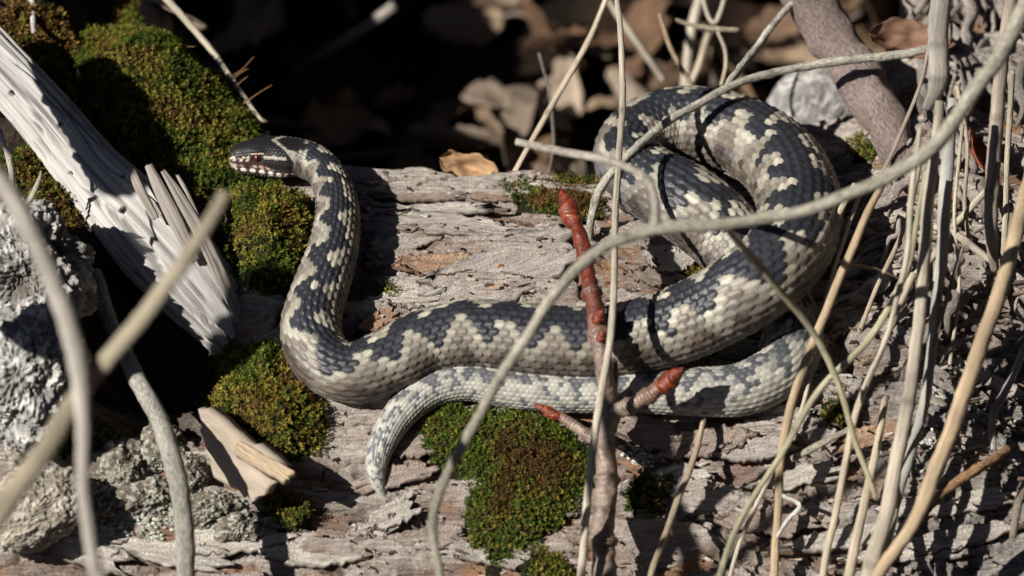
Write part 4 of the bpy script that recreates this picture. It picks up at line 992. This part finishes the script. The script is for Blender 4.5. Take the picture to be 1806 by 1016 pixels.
# ------------------------------------------------------------------ dead leaves
def leaf(name, label, c, size, ang, tilt, col, seed, group=None, curl=1.0, elong=1.6):
    r = np.random.default_rng(seed)
    nu, nv = 22, 13
    u = np.linspace(-1, 1, nu)[:, None] * np.ones((1, nv)); v = np.linspace(-1, 1, nv)[None] * np.ones((nu, 1))
    w = np.sqrt(np.clip(1 - np.abs(u) ** 2.2, 0, 1)) * (0.9 + .22 * noise(u * 4 + seed, 0 * u + np.sign(v), seed=seed) + .10 * noise(u * 11, 0 * u + np.sign(v), seed=seed + 1)) + .03
    x = u * size * elong * .5; y = v * w * size * .5
    z = curl * size * (.22 * (v * w) ** 2 * r.uniform(-1, 1.6) + .2 * u ** 2 * r.uniform(-1, 1) + .10 * fbm(u * 1.5 + seed, v * 1.5, seed=seed)) - 0.02 * size * np.exp(-(v / .1) ** 2)
    P = np.stack([x, y, z], -1)
    def R(a, ax):
        c_, s_ = math.cos(a), math.sin(a)
        return np.array({'x': [[1, 0, 0], [0, c_, -s_], [0, s_, c_]], 'y': [[c_, 0, s_], [0, 1, 0], [-s_, 0, c_]], 'z': [[c_, -s_, 0], [s_, c_, 0], [0, 0, 1]]}[ax])
    M = R(ang, 'z') @ R(tilt[0], 'x') @ R(tilt[1], 'y')
    top = (P @ M.T).reshape(-1, 3) + c
    nrm_ = M @ np.array([0, 0, 1.0])
    n = nu * nv; F = grid_faces(nu, nv); idx = np.arange(n).reshape(nu, nv)
    rim = np.concatenate([idx[0, :], idx[1:, -1], idx[-1, ::-1][1:], idx[::-1, 0][1:-1]]); rim2 = np.roll(rim, -1)
    vein = np.exp(-(v / .07) ** 2) + .6 * np.exp(-(np.mod(u * 4 + np.abs(v) * 1.2, 1) - .5) ** 2 / .006)
    cc = np.asarray(col) * (1 + .25 * fbm(u * 3, v * 3, seed=seed) + .2 * vein)[..., None]
    cc = np.clip(cc.reshape(-1, 3), .01, .7)
    o = mk(name, np.vstack([top, top - nrm_ * .00035]), [F, F[:, ::-1] + n, np.stack([rim, rim + n, rim2 + n, rim2], 1)], M_LEAF, col=np.vstack([cc, cc * .9]))
    return tag(o, label, 'leaf', group)

def ground_z(x, y):
    return -0.140 + 0.05 * ss(0.3, 0.55, y) * ss(-0.25, 0.1, x)
LC = [(0.34, .22, .13), (0.42, .30, .20), (0.24, .14, .085), (0.46, .36, .27), (0.30, .19, .12)]
r2 = np.random.default_rng(23)
LN = ['russet', 'tan', 'dark brown', 'pale beige', 'chestnut brown']
for i in range(190):
    x = r2.uniform(-0.30, 0.36); y = r2.uniform(0.17, 0.66)
    if x < -0.10 and y < 0.24: y += .12
    if x < 0.0 and y < 0.40 and i % 5: x += 0.16 + 0.1 * r2.random()
    kc = i % 5
    leaf('dead_leaf', 'curled ' + LN[kc] + ' dead leaf in the blurred litter behind the log', np.array([x, y, ground_z(x, y) + .006 + .03 * r2.random() ** 2]), r2.uniform(.012, .036), r2.uniform(0, 6.28), (r2.normal(.3, .6), r2.normal(0, .5)), np.array(LC[kc]) * r2.uniform(.4, .8), 400 + i, LN[kc] + ' leaves littering the hollow behind the log', curl=r2.uniform(.8, 2.2), elong=r2.uniform(1.2, 2.4))
for i in range(26):
    x = r2.uniform(-0.2, 0.3); y = r2.uniform(0.2, 0.55); a = r2.uniform(0, 3.14); L_ = r2.uniform(.04, .14); z0 = ground_z(x, y)
    Cc, _ = spline(np.array([[x + math.cos(a) * L_ * t, y + math.sin(a) * L_ * t, z0 + .012 + .02 * r2.random()] for t in (-.5, -.1, .25, .5)]), n=24)
    V, F, st, _s = tube_geo(Cc, np.linspace(.0022, .0012, 24) * r2.uniform(.6, 1.2), nv=8, rough=.2)
    tag(mk('fallen_twig', V, F, M_TWIG, col=np.array([0.36, .29, .23]) * r2.uniform(.5, 1.2), st=st), 'thin dead twig lying in the blurred litter behind the log', 'twig', 'dead twigs in the litter behind the log')
def leaf_at(name, label, px, py, d, size, ang, tilt, col, seed, **k):
    return leaf(name, label, ray(px, py, d), size, ang, tilt, col, seed, **k)
leaf_at('dead_leaf', 'curled tan dead leaf lying behind the log edge', 830, 296, .098, .013, -.5, (.9, .3), (0.42, .26, .14), 7, curl=2.6, elong=2.2)
leaf_at('dead_leaf', 'crumpled brown dead leaf hooked behind the bark-covered branch', 1605, 66, .09, .017, -.3, (1.1, .2), (0.25, .14, .09), 12, curl=2.4, elong=2.2)
leaf_at('dead_leaf', 'glossy russet dead leaf hanging in the root mass', 1722, 275, .02, .020, 1.45, (.9, .2), (0.26, .075, .035), 15, curl=1.1, elong=1.5)
leaf_at('dead_leaf', 'pale dry leaf behind the large moss mound', 235, 32, .17, .036, .8, (.9, .2), (0.50, .42, .34), 18, elong=1.4)
leaf_at('dead_leaf', 'pale narrow dry leaf beside the straw behind the moss mound', 275, 20, .19, .030, 2.2, (.8, .4), (0.46, .37, .28), 22, elong=2.2)
leaf_at('dead_leaf', 'broken dark bark scrap of a leaf under the left end of the coil', 1115, 345, .055, .016, .9, (.7, .4), (0.20, .14, .10), 25, elong=1.6)

# ------------------------------------------------------------------ root mass on the right
r3 = np.random.default_rng(5)
roots = empty('root_mass', hit(1680, 480)[0]); tag(roots, 'tangled grey root mass of the old stump at the right end of the log', 'roots')
for i in range(64):
    px = r3.uniform(1560, 1830); py = r3.uniform(-20, 640)
    if px < 1600 and py < 250: px += 70
    L_ = r3.uniform(70, 240); a = r3.normal(1.75, .45)
    w = r3.uniform(7, 24) * (0.6 if i % 3 else 1.3)
    rows = []
    d0 = r3.uniform(-.004, .016)
    for t in np.linspace(-.5, .5, 6):
        qx = px + math.cos(a) * L_ * t + r3.normal(0, 7); qy = py + math.sin(a) * L_ * t + r3.normal(0, 7)
        dd = float(hit(qx, qy)[0] @ FWD)
        rows.append((qx, qy, min(dd, .16) - d0 + .012 * abs(t * 2) ** 3))
    cc = np.array([0.34, .30, .265]) * r3.uniform(.55, 1.25)
    stem('root', 'root', rows, np.array([.5, .9, 1, 1, .8, .4]) * w, cc, M_TWIG, parent=roots, rough=.35, rfreq=160)

# ------------------------------------------------------------------ fine litter
def crumbs(name, label, cat, n_, seed, region, size, cols):
    r = np.random.default_rng(seed)
    px = r.uniform(region[0], region[2], n_); py = r.uniform(region[1], region[3], n_)
    P = hit(px, py); P = P[P[:, 1] < YE - .002]
    x, y = P[:, 0], P[:, 1]; m_ = len(x)
    z = land(x, y) + .0006
    a = r.uniform(0, np.pi, m_) * .6 - .5; L_ = size * r.uniform(.4, 2.2, m_); W_ = np.minimum(L_ * r.uniform(.06, .26, m_), .0011); t_ = r.normal(0, .25, m_)
    e1 = np.stack([np.cos(a) * np.cos(t_), np.sin(a) * np.cos(t_), np.sin(t_) - .5 * np.sin(a)], 1); e2 = np.stack([-np.sin(a), np.cos(a), .5 * np.ones(m_)], 1)
    c0 = np.stack([x, y, z], 1)
    q = np.array([[-1, -.8], [-.6, 1], [.9, .7], [1.1, -.6]])
    top = c0[:, None] + (q[None, :, :1] * (L_ * .5)[:, None, None]) * e1[:, None] + (q[None, :, 1:] * (W_ * .5)[:, None, None]) * e2[:, None]
    top = top + r.normal(0, .0002, top.shape)
    V = np.concatenate([top + np.array([0, 0, .0005]), top - np.array([0, 0, .0003])], 1).reshape(-1, 3)
    b_ = (np.arange(m_) * 8)[:, None]
    F = np.concatenate([b_ + np.array([f]) for f in ([0, 3, 2, 1], [4, 5, 6, 7], [0, 1, 5, 4], [1, 2, 6, 5], [2, 3, 7, 6], [3, 0, 4, 7])])
    c = np.asarray(cols)[r.integers(0, len(cols), m_)] * r.uniform(.6, 1.2, (m_, 1))
    o = mk(name, V, F, M_LEAF, col=np.repeat(c, 8, axis=0), smooth=False)
    return tag(o, label, cat, kind='stuff')
crumbs('bark_crumbs', 'tiny bark crumbs scattered over the log surface', 'bark', 1300, 3, (560, 320, 1806, 1016), .0030, [(0.46, .40, .34), (0.30, .20, .13), (0.16, .11, .08), (0.5, .44, .36)])
crumbs('bark_crumbs', 'splintery wood litter around the foot of the dry stalks', 'wood', 420, 4, (1420, 330, 1806, 900), .0085, [(0.42, .38, .33), (0.28, .20, .14), (0.14, .10, .08), (0.5, .44, .36)])
